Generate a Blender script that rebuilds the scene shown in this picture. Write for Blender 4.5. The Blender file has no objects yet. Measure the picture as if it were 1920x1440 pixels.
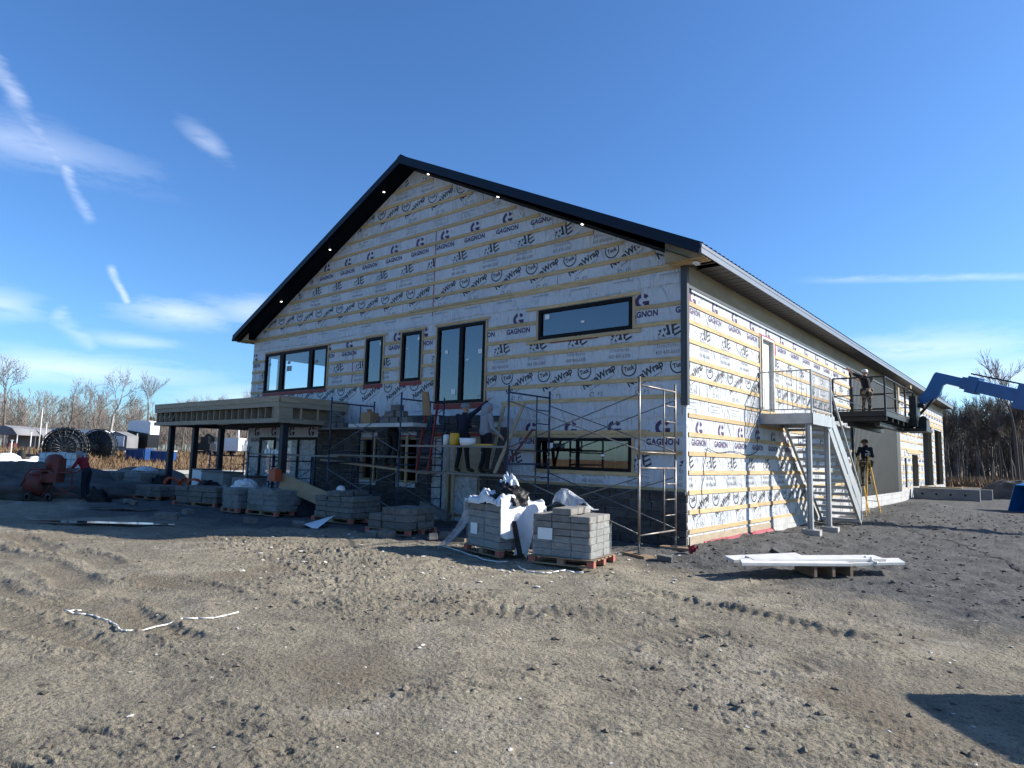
import bpy, math, random
import numpy as np
from mathutils import Vector, Matrix, Euler
random.seed(7); np.random.seed(7)
D = bpy.data; SC = bpy.context.scene; COL = SC.collection
PI = math.pi; R = math.radians
# ------------------------------------------------------------------ camera, sky, sun, exposure
F_PX = 1219.8; YAW = -0.693; PITCH = 0.113; ROLL = 0.026
CAM = np.array([5.919, -12.921, 1.749])
_F = np.array([math.sin(YAW)*math.cos(PITCH), math.cos(YAW)*math.cos(PITCH), math.sin(PITCH)])
_R = np.array([math.cos(YAW), -math.sin(YAW), 0.0]); _U = np.cross(_R, _F)
_R2 = _R*math.cos(ROLL)+_U*math.sin(ROLL); _U2 = -_R*math.sin(ROLL)+_U*math.cos(ROLL)
cd = D.cameras.new('camera'); cam = D.objects.new('camera', cd); COL.objects.link(cam)
M = Matrix(((_R2[0], _U2[0], -_F[0], CAM[0]), (_R2[1], _U2[1], -_F[1], CAM[1]), (_R2[2], _U2[2], -_F[2], CAM[2]), (0, 0, 0, 1)))
cam.matrix_world = M
cd.sensor_width = 36; cd.lens = F_PX/1920*36; cd.clip_start = 0.05; cd.clip_end = 5000
SC.camera = cam
def ray(u, v):                       # photo pixel -> direction
    d = _F*F_PX+_R2*(u-960)+_U2*(720-v); return d/np.linalg.norm(d)
def on(u, v, ax, val):               # photo pixel -> point on the plane axis = val
    d = ray(u, v); return CAM+d*((val-CAM[ax])/d[ax])
def at(u, v, dist):                  # photo pixel -> point at a horizontal distance
    d = ray(u, v); return CAM+d*(dist/math.hypot(d[0], d[1]))

SUN_EL, SUN_AZ = R(30), R(40)
sd = np.array([math.cos(SUN_EL)*math.cos(SUN_AZ), math.cos(SUN_EL)*math.sin(SUN_AZ), math.sin(SUN_EL)])
sl = D.lights.new('sun', 'SUN'); sl.energy = 5.0; sl.angle = R(0.53); sl.color = (1.0, 0.945, 0.86)
so = D.objects.new('sun', sl); COL.objects.link(so); so.location = (30, 30, 40)
so.rotation_euler = Vector(sd).to_track_quat('Z', 'Y').to_euler()

W = D.worlds.new('World'); SC.world = W; W.use_nodes = True
wn = W.node_tree.nodes; wl = W.node_tree.links; wn.clear()
def wnode(t, **kw):
    n = wn.new(t)
    for k, v in kw.items(): setattr(n, k, v)
    return n
def wmath(op, a, b=None, c=None, clamp=False):
    n = wnode('ShaderNodeMath', operation=op, use_clamp=clamp)
    for i, x in enumerate((a, b, c)):
        if x is None: continue
        if isinstance(x, (int, float)): n.inputs[i].default_value = x
        else: wl.new(x, n.inputs[i])
    return n.outputs[0]
def wdot(vec):
    n = wnode('ShaderNodeVectorMath', operation='DOT_PRODUCT'); wl.new(DIR, n.inputs[0]); n.inputs[1].default_value = tuple(vec); return n.outputs['Value']
def wramp(x, a, b):
    n = wnode('ShaderNodeMapRange', interpolation_type='SMOOTHSTEP'); wl.new(x, n.inputs[0])
    n.inputs[1].default_value = a; n.inputs[2].default_value = b; return n.outputs[0]
sky = wnode('ShaderNodeTexSky', sky_type='NISHITA'); sky.sun_disc = False
sky.sun_elevation = SUN_EL; sky.sun_rotation = math.atan2(sd[0], sd[1])
sky.altitude = 50; sky.air_density = 1.0; sky.dust_density = 0.7; sky.ozone_density = 3.0
tc = wnode('ShaderNodeTexCoord'); DIR = tc.outputs['Generated']
nz = wnode('ShaderNodeTexNoise'); nz.inputs['Scale'].default_value = 9; nz.inputs['Detail'].default_value = 6; nz.inputs['Roughness'].default_value = 0.68
mp = wnode('ShaderNodeMapping'); mp.inputs['Scale'].default_value = (1.0, 1.0, 4.5); mp.inputs['Rotation'].default_value = (0.35, 0.2, 0.0); wl.new(DIR, mp.inputs['Vector']); wl.new(mp.outputs[0], nz.inputs['Vector'])
NZ = nz.outputs['Fac']
clouds = None
def addc(x):
    global clouds
    clouds = x if clouds is None else wmath('MAXIMUM', clouds, x)
NB = wmath('SUBTRACT', NZ, 0.5); NBW = wmath('MULTIPLY', NB, 2.2); NTX = wmath('MAXIMUM', wmath('ADD', wmath('MULTIPLY', NZ, 3.4), -0.85), 0.1)
def wdrop(x, a, b, hi):              # hi below a, falling to 0 at b
    n = wnode('ShaderNodeMapRange', interpolation_type='SMOOTHSTEP'); wl.new(x, n.inputs[0])
    for i, v in enumerate((a, b, hi, 0.0)): n.inputs[i+1].default_value = v
    return n.outputs[0]
def trail(p, q, width, alpha):       # vapour trail: a band along a great circle between two sky directions
    a, b = ray(*p), ray(*q); n = np.cross(a, b); n /= np.linalg.norm(n); m = (a+b)/2; m /= np.linalg.norm(m); t = b-a; t -= m*(t@m); L = np.linalg.norm(t)/2; t /= np.linalg.norm(t)
    dist = wmath('ABSOLUTE', wmath('MULTIPLY_ADD', NB, width*2.2, wdot(n)))
    addc(wmath('MULTIPLY', wdrop(dist, 0.0, width*1.15, alpha), wdrop(wmath('ABSOLUTE', wdot(t)), L*0.7, L*1.1, 1.0)))
def puff(c, ru, rv, alpha, tilt=0.0):   # flat soft cloud round a sky direction
    m = ray(*c); h = np.cross(m, (0, 0, 1)); h /= np.linalg.norm(h); u = np.cross(h, m)
    h2 = h*math.cos(tilt)+u*math.sin(tilt); u2 = -h*math.sin(tilt)+u*math.cos(tilt)
    a = wdot(h2*F_PX/ru); b = wdot(u2*F_PX/rv)
    r = wmath('ADD', wmath('SQRT', wmath('MULTIPLY_ADD', a, a, wmath('MULTIPLY', b, b))), NBW)
    addc(wdrop(r, 0.05, 1.15, alpha))
trail((-40, 75), (120, 325), 0.0125, 0.24); trail((112, 300), (173, 418), 0.0085, 0.27); trail((204, 497), (240, 574), 0.0062, 0.36)
trail((95, 585), (180, 655), 0.014, 0.22); trail((1500, 525), (2300, 512), 0.006, 0.24)
puff((45, 268), 190, 40, 0.27); puff((388, 265), 52, 20, 0.27, -0.5)
puff((0, 570), 70, 30, 0.38); puff((340, 588), 110, 30, 0.48); puff((490, 585), 120, 34, 0.42); puff((250, 640), 95, 14, 0.35)
puff((120, 690), 250, 32, 0.5); puff((480, 745), 170, 28, 0.35)
puff((1720, 655), 270, 36, 0.42); puff((1860, 705), 320, 50, 0.45)
clouds = wmath('MULTIPLY', clouds, NTX)
gam = wnode('ShaderNodeHueSaturation'); gam.inputs['Saturation'].default_value = 1.05; gam.inputs['Value'].default_value = 1.0; wl.new(sky.outputs[0], gam.inputs['Color'])
mx = wnode('ShaderNodeMix', data_type='RGBA'); wl.new(clouds, mx.inputs['Factor']); tint = wnode('ShaderNodeMix', data_type='RGBA', blend_type='MULTIPLY'); tint.inputs['Factor'].default_value = 1.0; wl.new(gam.outputs[0], tint.inputs['A']); tint.inputs['B'].default_value = (0.76, 1.10, 1.46, 1); wl.new(tint.outputs['Result'], mx.inputs['A']); mx.inputs['B'].default_value = (8.6, 9.3, 10.6, 1)
bg = wnode('ShaderNodeBackground'); bg.inputs['Strength'].default_value = 0.074; wl.new(mx.outputs['Result'], bg.inputs['Color'])
wo = wnode('ShaderNodeOutputWorld'); wl.new(bg.outputs[0], wo.inputs['Surface'])
SC.view_settings.view_transform = 'Standard'; SC.view_settings.look = 'None'; SC.view_settings.exposure = 0.95; SC.view_settings.gamma = 1.0
try: SC.view_settings.use_curve_mapping = False
except Exception: pass

# ------------------------------------------------------------------ helpers: materials
def mat(name, col, rough=0.7, metal=0.0, var=0.0, scale=(4, 4, 4), col2=None, bump=0.0, bscale=None, detail=5, rand=0.0, spec=0.4, dist=0.0, lo=0.3, hi=0.7, rvar=0.0):
    m = D.materials.new(name); m.use_nodes = True; nt = m.node_tree; n = nt.nodes; l = nt.links
    b = n['Principled BSDF']; b.inputs['Roughness'].default_value = rough; b.inputs['Metallic'].default_value = metal
    b.inputs['Specular IOR Level'].default_value = spec
    c = (*col, 1)
    if col2 is None and var > 0: col2 = tuple(max(0, x*(1-var)) for x in col)
    g = n.new('ShaderNodeNewGeometry'); mpn = n.new('ShaderNodeMapping'); mpn.inputs['Scale'].default_value = scale; l.new(g.outputs['Position'], mpn.inputs['Vector'])
    out = None
    if col2 is not None:
        t = n.new('ShaderNodeTexNoise'); t.inputs['Scale'].default_value = 1; t.inputs['Detail'].default_value = detail; t.inputs['Distortion'].default_value = dist; l.new(mpn.outputs[0], t.inputs['Vector'])
        mr = n.new('ShaderNodeMapRange'); mr.inputs[1].default_value = lo; mr.inputs[2].default_value = hi; l.new(t.outputs['Fac'], mr.inputs[0])
        mxn = n.new('ShaderNodeMix'); mxn.data_type = 'RGBA'; mxn.inputs['A'].default_value = c; mxn.inputs['B'].default_value = (*col2, 1); l.new(mr.outputs[0], mxn.inputs['Factor']); out = mxn.outputs['Result']
        if rvar:
            rr = n.new('ShaderNodeMapRange'); rr.inputs[3].default_value = rough-rvar; rr.inputs[4].default_value = rough+rvar; l.new(t.outputs['Fac'], rr.inputs[0]); l.new(rr.outputs[0], b.inputs['Roughness'])
    if rand > 0:
        oi = n.new('ShaderNodeObjectInfo'); mr2 = n.new('ShaderNodeMapRange'); mr2.inputs[3].default_value = 1-rand; mr2.inputs[4].default_value = 1+rand; l.new(oi.outputs['Random'], mr2.inputs[0])
        hs = n.new('ShaderNodeHueSaturation'); l.new(mr2.outputs[0], hs.inputs['Value'])
        if out is None: hs.inputs['Color'].default_value = c
        else: l.new(out, hs.inputs['Color'])
        out = hs.outputs[0]
    if out is None: b.inputs['Base Color'].default_value = c
    else: l.new(out, b.inputs['Base Color'])
    if bump > 0:
        t2 = n.new('ShaderNodeTexNoise'); t2.inputs['Scale'].default_value = 1; t2.inputs['Detail'].default_value = 6
        mp2 = n.new('ShaderNodeMapping'); mp2.inputs['Scale'].default_value = bscale or scale; l.new(g.outputs['Position'], mp2.inputs['Vector']); l.new(mp2.outputs[0], t2.inputs['Vector'])
        bn = n.new('ShaderNodeBump'); bn.inputs['Strength'].default_value = 1.0; bn.inputs['Distance'].default_value = bump; l.new(t2.outputs['Fac'], bn.inputs['Height']); l.new(bn.outputs[0], b.inputs['Normal'])
    return m
def glassmat(name, tint, refl=1.0, alpha=0.9):
    m = D.materials.new(name); m.use_nodes = True; n = m.node_tree.nodes; l = m.node_tree.links; n.clear()
    tr = n.new('ShaderNodeBsdfTransparent'); tr.inputs[0].default_value = (*tint, 1)
    gl = n.new('ShaderNodeBsdfGlossy'); gl.inputs['Roughness'].default_value = 0.015; gl.inputs[0].default_value = (refl, refl, refl, 1)
    fr = n.new('ShaderNodeFresnel'); fr.inputs[0].default_value = 2.1
    mxs = n.new('ShaderNodeMixShader'); l.new(fr.outputs[0], mxs.inputs[0]); l.new(tr.outputs[0], mxs.inputs[1]); l.new(gl.outputs[0], mxs.inputs[2])
    o = n.new('ShaderNodeOutputMaterial'); l.new(mxs.outputs[0], o.inputs[0]); return m
def filmmat(name, col, amt):        # thin cloudy plastic film
    m = D.materials.new(name); m.use_nodes = True; n = m.node_tree.nodes; l = m.node_tree.links; n.clear()
    tr = n.new('ShaderNodeBsdfTransparent'); b = n.new('ShaderNodeBsdfPrincipled'); b.inputs['Base Color'].default_value = (*col, 1); b.inputs['Roughness'].default_value = 0.25
    g = n.new('ShaderNodeNewGeometry'); t = n.new('ShaderNodeTexNoise'); t.inputs['Scale'].default_value = 5; t.inputs['Detail'].default_value = 5; t.inputs['Distortion'].default_value = 1.5; l.new(g.outputs['Position'], t.inputs['Vector'])
    mr = n.new('ShaderNodeMapRange'); mr.inputs[1].default_value = 0.3; mr.inputs[2].default_value = 0.7; mr.inputs[3].default_value = amt*0.6; mr.inputs[4].default_value = min(1, amt*1.5); l.new(t.outputs['Fac'], mr.inputs[0])
    bn = n.new('ShaderNodeBump'); bn.inputs['Distance'].default_value = 0.05; l.new(t.outputs['Fac'], bn.inputs['Height']); l.new(bn.outputs[0], b.inputs['Normal'])
    mxs = n.new('ShaderNodeMixShader'); l.new(mr.outputs[0], mxs.inputs[0]); l.new(tr.outputs[0], mxs.inputs[1]); l.new(b.outputs[0], mxs.inputs[2])
    o = n.new('ShaderNodeOutputMaterial'); l.new(mxs.outputs[0], o.inputs[0]); return m
def emitmat(name, col, s):
    m = D.materials.new(name); m.use_nodes = True; n = m.node_tree.nodes; b = n['Principled BSDF']; b.inputs['Emission Color'].default_value = (*col, 1); b.inputs['Emission Strength'].default_value = s; return m
def wrapmat():
    m = mat('house_wrap', (0.51, 0.525, 0.55), 0.45, 0, col2=(0.41, 0.43, 0.46), scale=(0.8, 0.8, 1.2), spec=0.45)
    n = m.node_tree.nodes; l = m.node_tree.links; b = n['Principled BSDF']; g = n.new('ShaderNodeNewGeometry')
    def bumpn(scale, rot, dist, d, prev=None, distort=1.2, detail=3):
        mp_ = n.new('ShaderNodeMapping'); mp_.inputs['Rotation'].default_value = rot; mp_.inputs['Scale'].default_value = scale; l.new(g.outputs['Position'], mp_.inputs['Vector'])
        t = n.new('ShaderNodeTexNoise'); t.inputs['Scale'].default_value = 1; t.inputs['Detail'].default_value = detail; t.inputs['Distortion'].default_value = distort; l.new(mp_.outputs[0], t.inputs['Vector'])
        mr = n.new('ShaderNodeMapRange'); mr.interpolation_type = 'SMOOTHSTEP'; mr.inputs[1].default_value = 0.38; mr.inputs[2].default_value = 0.62; l.new(t.outputs['Fac'], mr.inputs[0])
        bn = n.new('ShaderNodeBump'); bn.inputs['Distance'].default_value = d; l.new(mr.outputs[0], bn.inputs['Height'])
        if prev: l.new(prev, bn.inputs['Normal'])
        return bn.outputs[0]
    o = bumpn((3.2, 3.2, 1.5), (0.35, 0.30, 0.0), 0, 0.032, distort=0.8, detail=2)
    o = bumpn((9, 9, 2.4), (-0.25, 0.3, 0.2), 0, 0.011, o, detail=2)
    l.new(o, b.inputs['Normal']); return m
def woodmat(name, col, col2, scale, rand=0.12, rough=0.75):
    return mat(name, col, rough, 0, scale=scale, col2=col2, rand=rand, bump=0.002, bscale=scale, dist=0.6, lo=0.32, hi=0.72)
MT = {}
MT['wrap'] = wrapmat()
MT['pine'] = woodmat('pine_strapping', (0.52, 0.385, 0.205), (0.35, 0.24, 0.12), (3.0, 3.0, 26))
MT['pine_v'] = woodmat('pine_upright', (0.46, 0.355, 0.23), (0.32, 0.23, 0.135), (22, 22, 2.5))
MT['greywood'] = woodmat('weathered_lumber', (0.36, 0.295, 0.21), (0.25, 0.20, 0.14), (2.5, 2.5, 20))
MT['osb'] = mat('plywood', (0.33, 0.26, 0.16), 0.75, 0, col2=(0.24, 0.185, 0.11), scale=(1.2, 1.2, 5), rand=0.1, bump=0.001, bscale=(9, 9, 9))
MT['canopy'] = mat('canopy_sheathing', (0.42, 0.33, 0.225), 0.8, 0, col2=(0.31, 0.24, 0.16), scale=(2, 2, 14), rand=0.08)
MT['navy'] = mat('navy_steel', (0.005, 0.011, 0.026), 0.5, 0.0, var=0.2, scale=(2, 2, 2), spec=0.2)
MT['fascia'] = mat('grey_fascia_steel', (0.16, 0.18, 0.21), 0.4, 0.0, var=0.12, scale=(2, 2, 2))
MT['soffit'] = mat('grey_soffit', (0.06, 0.062, 0.066), 0.5, 0, var=0.15, scale=(1, 9, 1))
MT['trim'] = mat('charcoal_trim', (0.045, 0.047, 0.052), 0.45, 0, var=0.2)
MT['siding'] = mat('charcoal_siding', (0.055, 0.053, 0.049), 0.45, 0, var=0.10, scale=(1, 1, 0.4))
MT['black'] = mat('black_window_frame', (0.006, 0.006, 0.007), 0.55, 0, spec=0.12)
MT['blackm'] = mat('black_painted_steel', (0.012, 0.012, 0.013), 0.45, 0, var=0.4, scale=(8, 8, 8))
MT['glass'] = glassmat('window_glass', (0.72, 0.80, 0.80))
MT['sticker'] = mat('white_sticker', (0.7, 0.72, 0.72), 0.6)
MT['stickerg'] = mat('grey_sticker', (0.22, 0.24, 0.24), 0.6)
MT['red'] = mat('red_membrane', (0.26, 0.035, 0.03), 0.6, 0, var=0.35, scale=(6, 6, 9))
MT['redtape'] = mat('red_tape', (0.30, 0.02, 0.04), 0.45, 0, var=0.3)
MT['ink_purple'] = mat('purple_ink', (0.048, 0.025, 0.085), 0.6)
MT['ink_black'] = mat('black_ink', (0.028, 0.028, 0.032), 0.6)
MT['ink_grey'] = mat('grey_ink', (0.16, 0.165, 0.17), 0.6)
MT['conc'] = mat('concrete', (0.36, 0.35, 0.33), 0.9, 0, col2=(0.27, 0.265, 0.25), scale=(3, 3, 3), bump=0.004, bscale=(12, 12, 12))
MT['conc_d'] = mat('formed_concrete', (0.22, 0.225, 0.225), 0.85, 0, col2=(0.16, 0.165, 0.165), scale=(1.5, 1.5, 3), bump=0.003, bscale=(9, 9, 9))
MT['block'] = mat('foundation_block', (0.42, 0.42, 0.41), 0.9, 0, var=0.2, scale=(5, 5, 5), rand=0.1)
MT['stone'] = mat('split_stone', (0.075, 0.071, 0.067), 0.9, 0, col2=(0.036, 0.036, 0.038), scale=(7, 7, 10), rand=0.28, bump=0.02, bscale=(11, 11, 11))
MT['mortar'] = mat('mortar', (0.06, 0.06, 0.06), 0.95, 0, var=0.3)
MT['masonry'] = mat('masonry_block', (0.175, 0.165, 0.150), 0.92, 0, col2=(0.105, 0.10, 0.093), scale=(9, 9, 14), rand=0.16, bump=0.008, bscale=(30, 30, 30))
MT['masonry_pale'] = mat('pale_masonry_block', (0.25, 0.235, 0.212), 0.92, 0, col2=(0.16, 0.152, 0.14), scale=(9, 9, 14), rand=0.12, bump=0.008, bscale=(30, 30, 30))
MT['palletwood'] = woodmat('pallet_wood', (0.26, 0.18, 0.115), (0.15, 0.10, 0.065), (4, 4, 16), 0.18)
MT['palletred'] = mat('red_pallet_paint', (0.42, 0.10, 0.075), 0.8, 0, col2=(0.30, 0.11, 0.08), scale=(6, 6, 6))
MT['galv'] = mat('galvanised_steel', (0.42, 0.44, 0.45), 0.42, 0.35, col2=(0.32, 0.335, 0.345), scale=(3, 3, 3), rvar=0.1)
MT['scaf'] = mat('blue_scaffold_paint', (0.022, 0.036, 0.075), 0.5, 0.1, col2=(0.05, 0.06, 0.09), scale=(9, 9, 9), lo=0.45, hi=0.75)
MT['poststeel'] = mat('dark_primer_steel', (0.026, 0.031, 0.040), 0.55, 0, var=0.25, spec=0.25)
MT['scafg'] = mat('galvanised_brace', (0.16, 0.165, 0.17), 0.45, 0.5, var=0.35, scale=(8, 8, 8))
MT['scafb'] = mat('bare_steel_leg', (0.30, 0.27, 0.24), 0.45, 0.55, col2=(0.14, 0.11, 0.09), scale=(7, 7, 7))
MT['plank'] = woodmat('scaffold_plank', (0.22, 0.195, 0.165), (0.13, 0.115, 0.10), (1.6, 18, 18), 0.15)
MT['alu'] = mat('aluminium_plank', (0.42, 0.43, 0.43), 0.5, 0.3, var=0.2, scale=(2, 2, 2))
MT['blue'] = mat('blue_machine_paint', (0.005, 0.12, 0.33), 0.35, 0, col2=(0.005, 0.095, 0.27), scale=(3, 3, 3), spec=0.5)
MT['rubber'] = mat('black_rubber', (0.018, 0.018, 0.018), 0.85)
MT['redp'] = mat('red_machine_paint', (0.15, 0.022, 0.018), 0.6, 0, col2=(0.085, 0.045, 0.038), scale=(7, 7, 7), lo=0.4, hi=0.75)
MT['orange'] = mat('orange_plastic', (0.42, 0.07, 0.02), 0.5, 0, var=0.3)
MT['yellow'] = mat('yellow_plastic', (0.62, 0.33, 0.02), 0.45, 0, var=0.15)
MT['white'] = mat('white_plastic', (0.72, 0.73, 0.73), 0.45, 0, var=0.12, scale=(6, 6, 6))
MT['whitepaint'] = mat('white_paint', (0.62, 0.61, 0.58), 0.55, 0, var=0.22, scale=(5, 5, 9))
MT['ibc'] = mat('translucent_tank', (0.60, 0.72, 0.74), 0.35, 0, var=0.12, scale=(4, 4, 4))
MT['tarp'] = mat('white_tarp', (0.70, 0.71, 0.72), 0.42, 0, col2=(0.62, 0.63, 0.66), scale=(5, 5, 5), bump=0.03, bscale=(7, 7, 9))
MT['btarp'] = mat('black_tarp', (0.007, 0.007, 0.009), 0.5, 0, bump=0.03, bscale=(8, 8, 8), var=0.4, spec=0.25)
MT['film'] = filmmat('stretch_film', (0.45, 0.52, 0.54), 0.16)
MT['film2'] = filmmat('plastic_sheet', (0.55, 0.58, 0.62), 0.55)
MT['bluebin'] = mat('blue_bin_paint', (0.015, 0.06, 0.20), 0.5, 0, var=0.3, scale=(1, 1, 1))
MT['pipe'] = mat('black_pipe', (0.012, 0.014, 0.016), 0.4, 0, spec=0.5)
MT['skin'] = mat('skin', (0.42, 0.25, 0.18), 0.55)
MT['navycloth'] = mat('navy_cloth', (0.010, 0.013, 0.028), 0.9, 0, bump=0.01, bscale=(14, 14, 14))
MT['greycloth'] = mat('grey_fleece', (0.24, 0.255, 0.29), 0.95, 0, bump=0.012, bscale=(12, 12, 12), var=0.1)
MT['blackcloth'] = mat('black_cloth', (0.008, 0.008, 0.010), 0.9, 0, bump=0.01, bscale=(14, 14, 14))
MT['redcloth'] = mat('dark_red_cloth', (0.24, 0.018, 0.028), 0.9, 0, bump=0.01, bscale=(13, 13, 13))
MT['camo'] = mat('camouflage_cloth', (0.30, 0.22, 0.14), 0.9, 0, col2=(0.04, 0.035, 0.025), scale=(13, 13, 9), lo=0.46, hi=0.52, detail=2)
MT['boot'] = mat('brown_boot', (0.06, 0.045, 0.03), 0.8)
MT['helmet'] = mat('grey_helmet', (0.16, 0.19, 0.19), 0.45)
MT['helmetw'] = mat('white_helmet', (0.62, 0.62, 0.60), 0.4)
MT['tan'] = mat('tan_board', (0.36, 0.27, 0.17), 0.75, 0, var=0.2, scale=(3, 3, 9))
MT['card'] = mat('cardboard', (0.30, 0.19, 0.10), 0.85, 0, var=0.15)
MT['rope'] = mat('white_strapping', (0.62, 0.61, 0.57), 0.6)
MT['cable'] = mat('black_cable', (0.012, 0.012, 0.013), 0.6)
MT['bark'] = mat('grey_bark', (0.155, 0.125, 0.105), 0.95, 0, col2=(0.09, 0.07, 0.06), scale=(6, 6, 2), rand=0.2)
MT['barkw'] = mat('pale_bark', (0.40, 0.37, 0.33), 0.9, 0, col2=(0.20, 0.18, 0.16), scale=(4, 4, 1.5))
MT['twig'] = mat('bare_twigs', (0.215, 0.19, 0.168), 0.95, 0, var=0.3, scale=(0.4, 0.4, 0.4), rand=0.22)
MT['twigd'] = mat('dark_twigs', (0.135, 0.115, 0.10), 0.95, 0, var=0.45, scale=(0.3, 0.3, 0.3), rand=0.3)
MT['needle'] = mat('pine_needles', (0.022, 0.038, 0.022), 0.9, 0, var=0.4, scale=(0.6, 0.6, 0.6), rand=0.2)
MT['drygrass'] = mat('dry_grass', (0.215, 0.150, 0.088), 0.95, 0, col2=(0.135, 0.085, 0.048), scale=(0.35, 0.35, 0.35))
MT['clod'] = mat('mud_clod', (0.17, 0.145, 0.115), 0.95, 0, col2=(0.085, 0.072, 0.06), scale=(5, 5, 5))
MT['pale'] = mat('pale_stone_chip', (0.52, 0.49, 0.43), 0.9, 0, var=0.3, scale=(8, 8, 8))
MT['lamp'] = emitmat('lit_downlight', (1.0, 0.93, 0.8), 4)
MT['interior'] = mat('interior_board', (0.30, 0.30, 0.29), 0.9, 0, var=0.15)
MT['floor'] = mat('interior_slab', (0.22, 0.21, 0.20), 0.9)
MT['puddle'] = mat('puddle_water', (0.035, 0.035, 0.035), 0.06, 0, spec=0.8)
MT['greytent'] = mat('grey_tent_cloth', (0.20, 0.20, 0.21), 0.8, 0, var=0.25, scale=(1, 1, 1))
MT['truckglass'] = mat('dark_glass', (0.02, 0.024, 0.028), 0.1, 0, spec=0.8)

# ------------------------------------------------------------------ helpers: meshes and objects
def rotm(rx=0, ry=0, rz=0): return np.array(Euler((rx, ry, rz)).to_matrix())
class MB:
    def __init__(s): s.v = []; s.f = []; s.m = []; s.sm = []
    def add(s, v, f, mi=0, smooth=False):
        b = len(s.v); s.v += [tuple(map(float, x)) for x in v]; s.f += [tuple(i+b for i in q) for q in f]; s.m += [mi]*len(f); s.sm += [smooth]*len(f); return s
    def box(s, c, sz, rot=None, mi=0):
        x, y, z = [k/2 for k in sz]; P = np.array([(-x, -y, -z), (x, -y, -z), (x, y, -z), (-x, y, -z), (-x, -y, z), (x, -y, z), (x, y, z), (-x, y, z)])
        if rot is not None: P = P@np.array(rot).T
        return s.add(P+np.array(c), [(0, 3, 2, 1), (4, 5, 6, 7), (0, 1, 5, 4), (1, 2, 6, 5), (2, 3, 7, 6), (3, 0, 4, 7)], mi)
    def frame_to(s, p, q, up):
        p = np.array(p, float); q = np.array(q, float); d = q-p; L = np.linalg.norm(d); d = d/max(L, 1e-9); up = np.array(up, float)
        if abs(d@up) > 0.98: up = np.array((1.0, 0, 0)) if abs(d[0]) < 0.9 else np.array((0, 1.0, 0))
        a = np.cross(d, up); a /= np.linalg.norm(a); b = np.cross(a, d); return p, q, a, b
    def bar(s, p, q, w, h, up=(0, 0, 1), mi=0):   # w across, h along 'up'
        p, q, a, b = s.frame_to(p, q, up); o = [-a*w/2-b*h/2, a*w/2-b*h/2, a*w/2+b*h/2, -a*w/2+b*h/2]
        return s.add([p+k for k in o]+[q+k for k in o], [(3, 2, 1, 0), (4, 5, 6, 7), (0, 1, 5, 4), (1, 2, 6, 5), (2, 3, 7, 6), (3, 0, 4, 7)], mi)
    def tube(s, p, q, r, r2=None, n=8, mi=0, caps=True):
        r2 = r if r2 is None else r2; p, q, a, b = s.frame_to(p, q, (0, 0, 1)); A = [2*PI*i/n for i in range(n)]
        v = [p+(a*math.cos(t)+b*math.sin(t))*r for t in A]+[q+(a*math.cos(t)+b*math.sin(t))*r2 for t in A]
        f = [(i, (i+1) % n, n+(i+1) % n, n+i) for i in range(n)]; s.add(v, f, mi, True)
        if caps: k = len(s.v)-2*n; s.f += [tuple(k+i for i in reversed(range(n))), tuple(k+n+i for i in range(n))]; s.m += [mi, mi]; s.sm += [False, False]
        return s
    def path(s, pts, r, n=6, mi=0):
        for p, q in zip(pts[:-1], pts[1:]): s.tube(p, q, r, n=n, mi=mi)
        return s
    def prism(s, poly, n0, n1, axis='y', mi=0):   # poly in the two other axes, extruded along axis
        def P(a, b, t): return (a, t, b) if axis == 'y' else ((t, a, b) if axis == 'x' else (a, b, t))
        k = len(poly); v = [P(a, b, n0) for a, b in poly]+[P(a, b, n1) for a, b in poly]
        return s.add(v, [tuple(range(k)), tuple(reversed(range(k, 2*k)))]+[(i, k+i, k+(i+1) % k, (i+1) % k) for i in range(k)], mi)
    def lathe(s, prof, c=(0, 0, 0), n=16, mi=0, axis='z', smooth=True):
        v = []; f = []
        for r, z in prof:
            for i in range(n):
                t = 2*PI*i/n; x, y = r*math.cos(t), r*math.sin(t)
                v.append((x, y, z) if axis == 'z' else ((z, x, y) if axis == 'x' else (x, z, y)))
        for j in range(len(prof)-1):
            for i in range(n): f.append((j*n+i, j*n+(i+1) % n, (j+1)*n+(i+1) % n, (j+1)*n+i))
        f.append(tuple(range(n))); f.append(tuple(range((len(prof)-1)*n, len(prof)*n)))
        return s.add([np.array(x)+np.array(c) for x in v], f, mi, smooth)
    def grid(s, P, mi=0, smooth=True):            # P[i][j] points
        ni, nj = len(P), len(P[0]); v = [p for r in P for p in r]
        return s.add(v, [(i*nj+j, i*nj+j+1, (i+1)*nj+j+1, (i+1)*nj+j) for i in range(ni-1) for j in range(nj-1)], mi, smooth)
    def build(s, name, mats, parent=None, world=True):
        me = D.meshes.new(name); V = np.array(s.v, float).reshape(-1, 3)
        if parent is not None and world: V = V-np.array(root_loc(parent))
        me.from_pydata(V.tolist(), [], s.f)
        for m in (mats if isinstance(mats, (list, tuple)) else [mats]): me.materials.append(MT[m] if isinstance(m, str) else m)
        me.polygons.foreach_set('material_index', s.m); me.polygons.foreach_set('use_smooth', s.sm); me.update()
        o = D.objects.new(name, me); COL.objects.link(o)
        if parent is not None: o.parent = parent
        return o
def root_loc(o):
    while o.parent is not None: o = o.parent
    return tuple(o.location)
def tag(o, label=None, cat=None, group=None, kind=None):
    if label: o['label'] = label
    if cat: o['category'] = cat
    if group: o['group'] = group
    if kind: o['kind'] = kind
    return o
def thing(name, label, cat, loc=(0, 0, 0), rz=0, group=None):
    o = D.objects.new(name, None); COL.objects.link(o); o.location = tuple(map(float, loc)); o.rotation_euler = (0, 0, rz); o.empty_display_size = 0.2
    return tag(o, label, cat, group)
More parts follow.
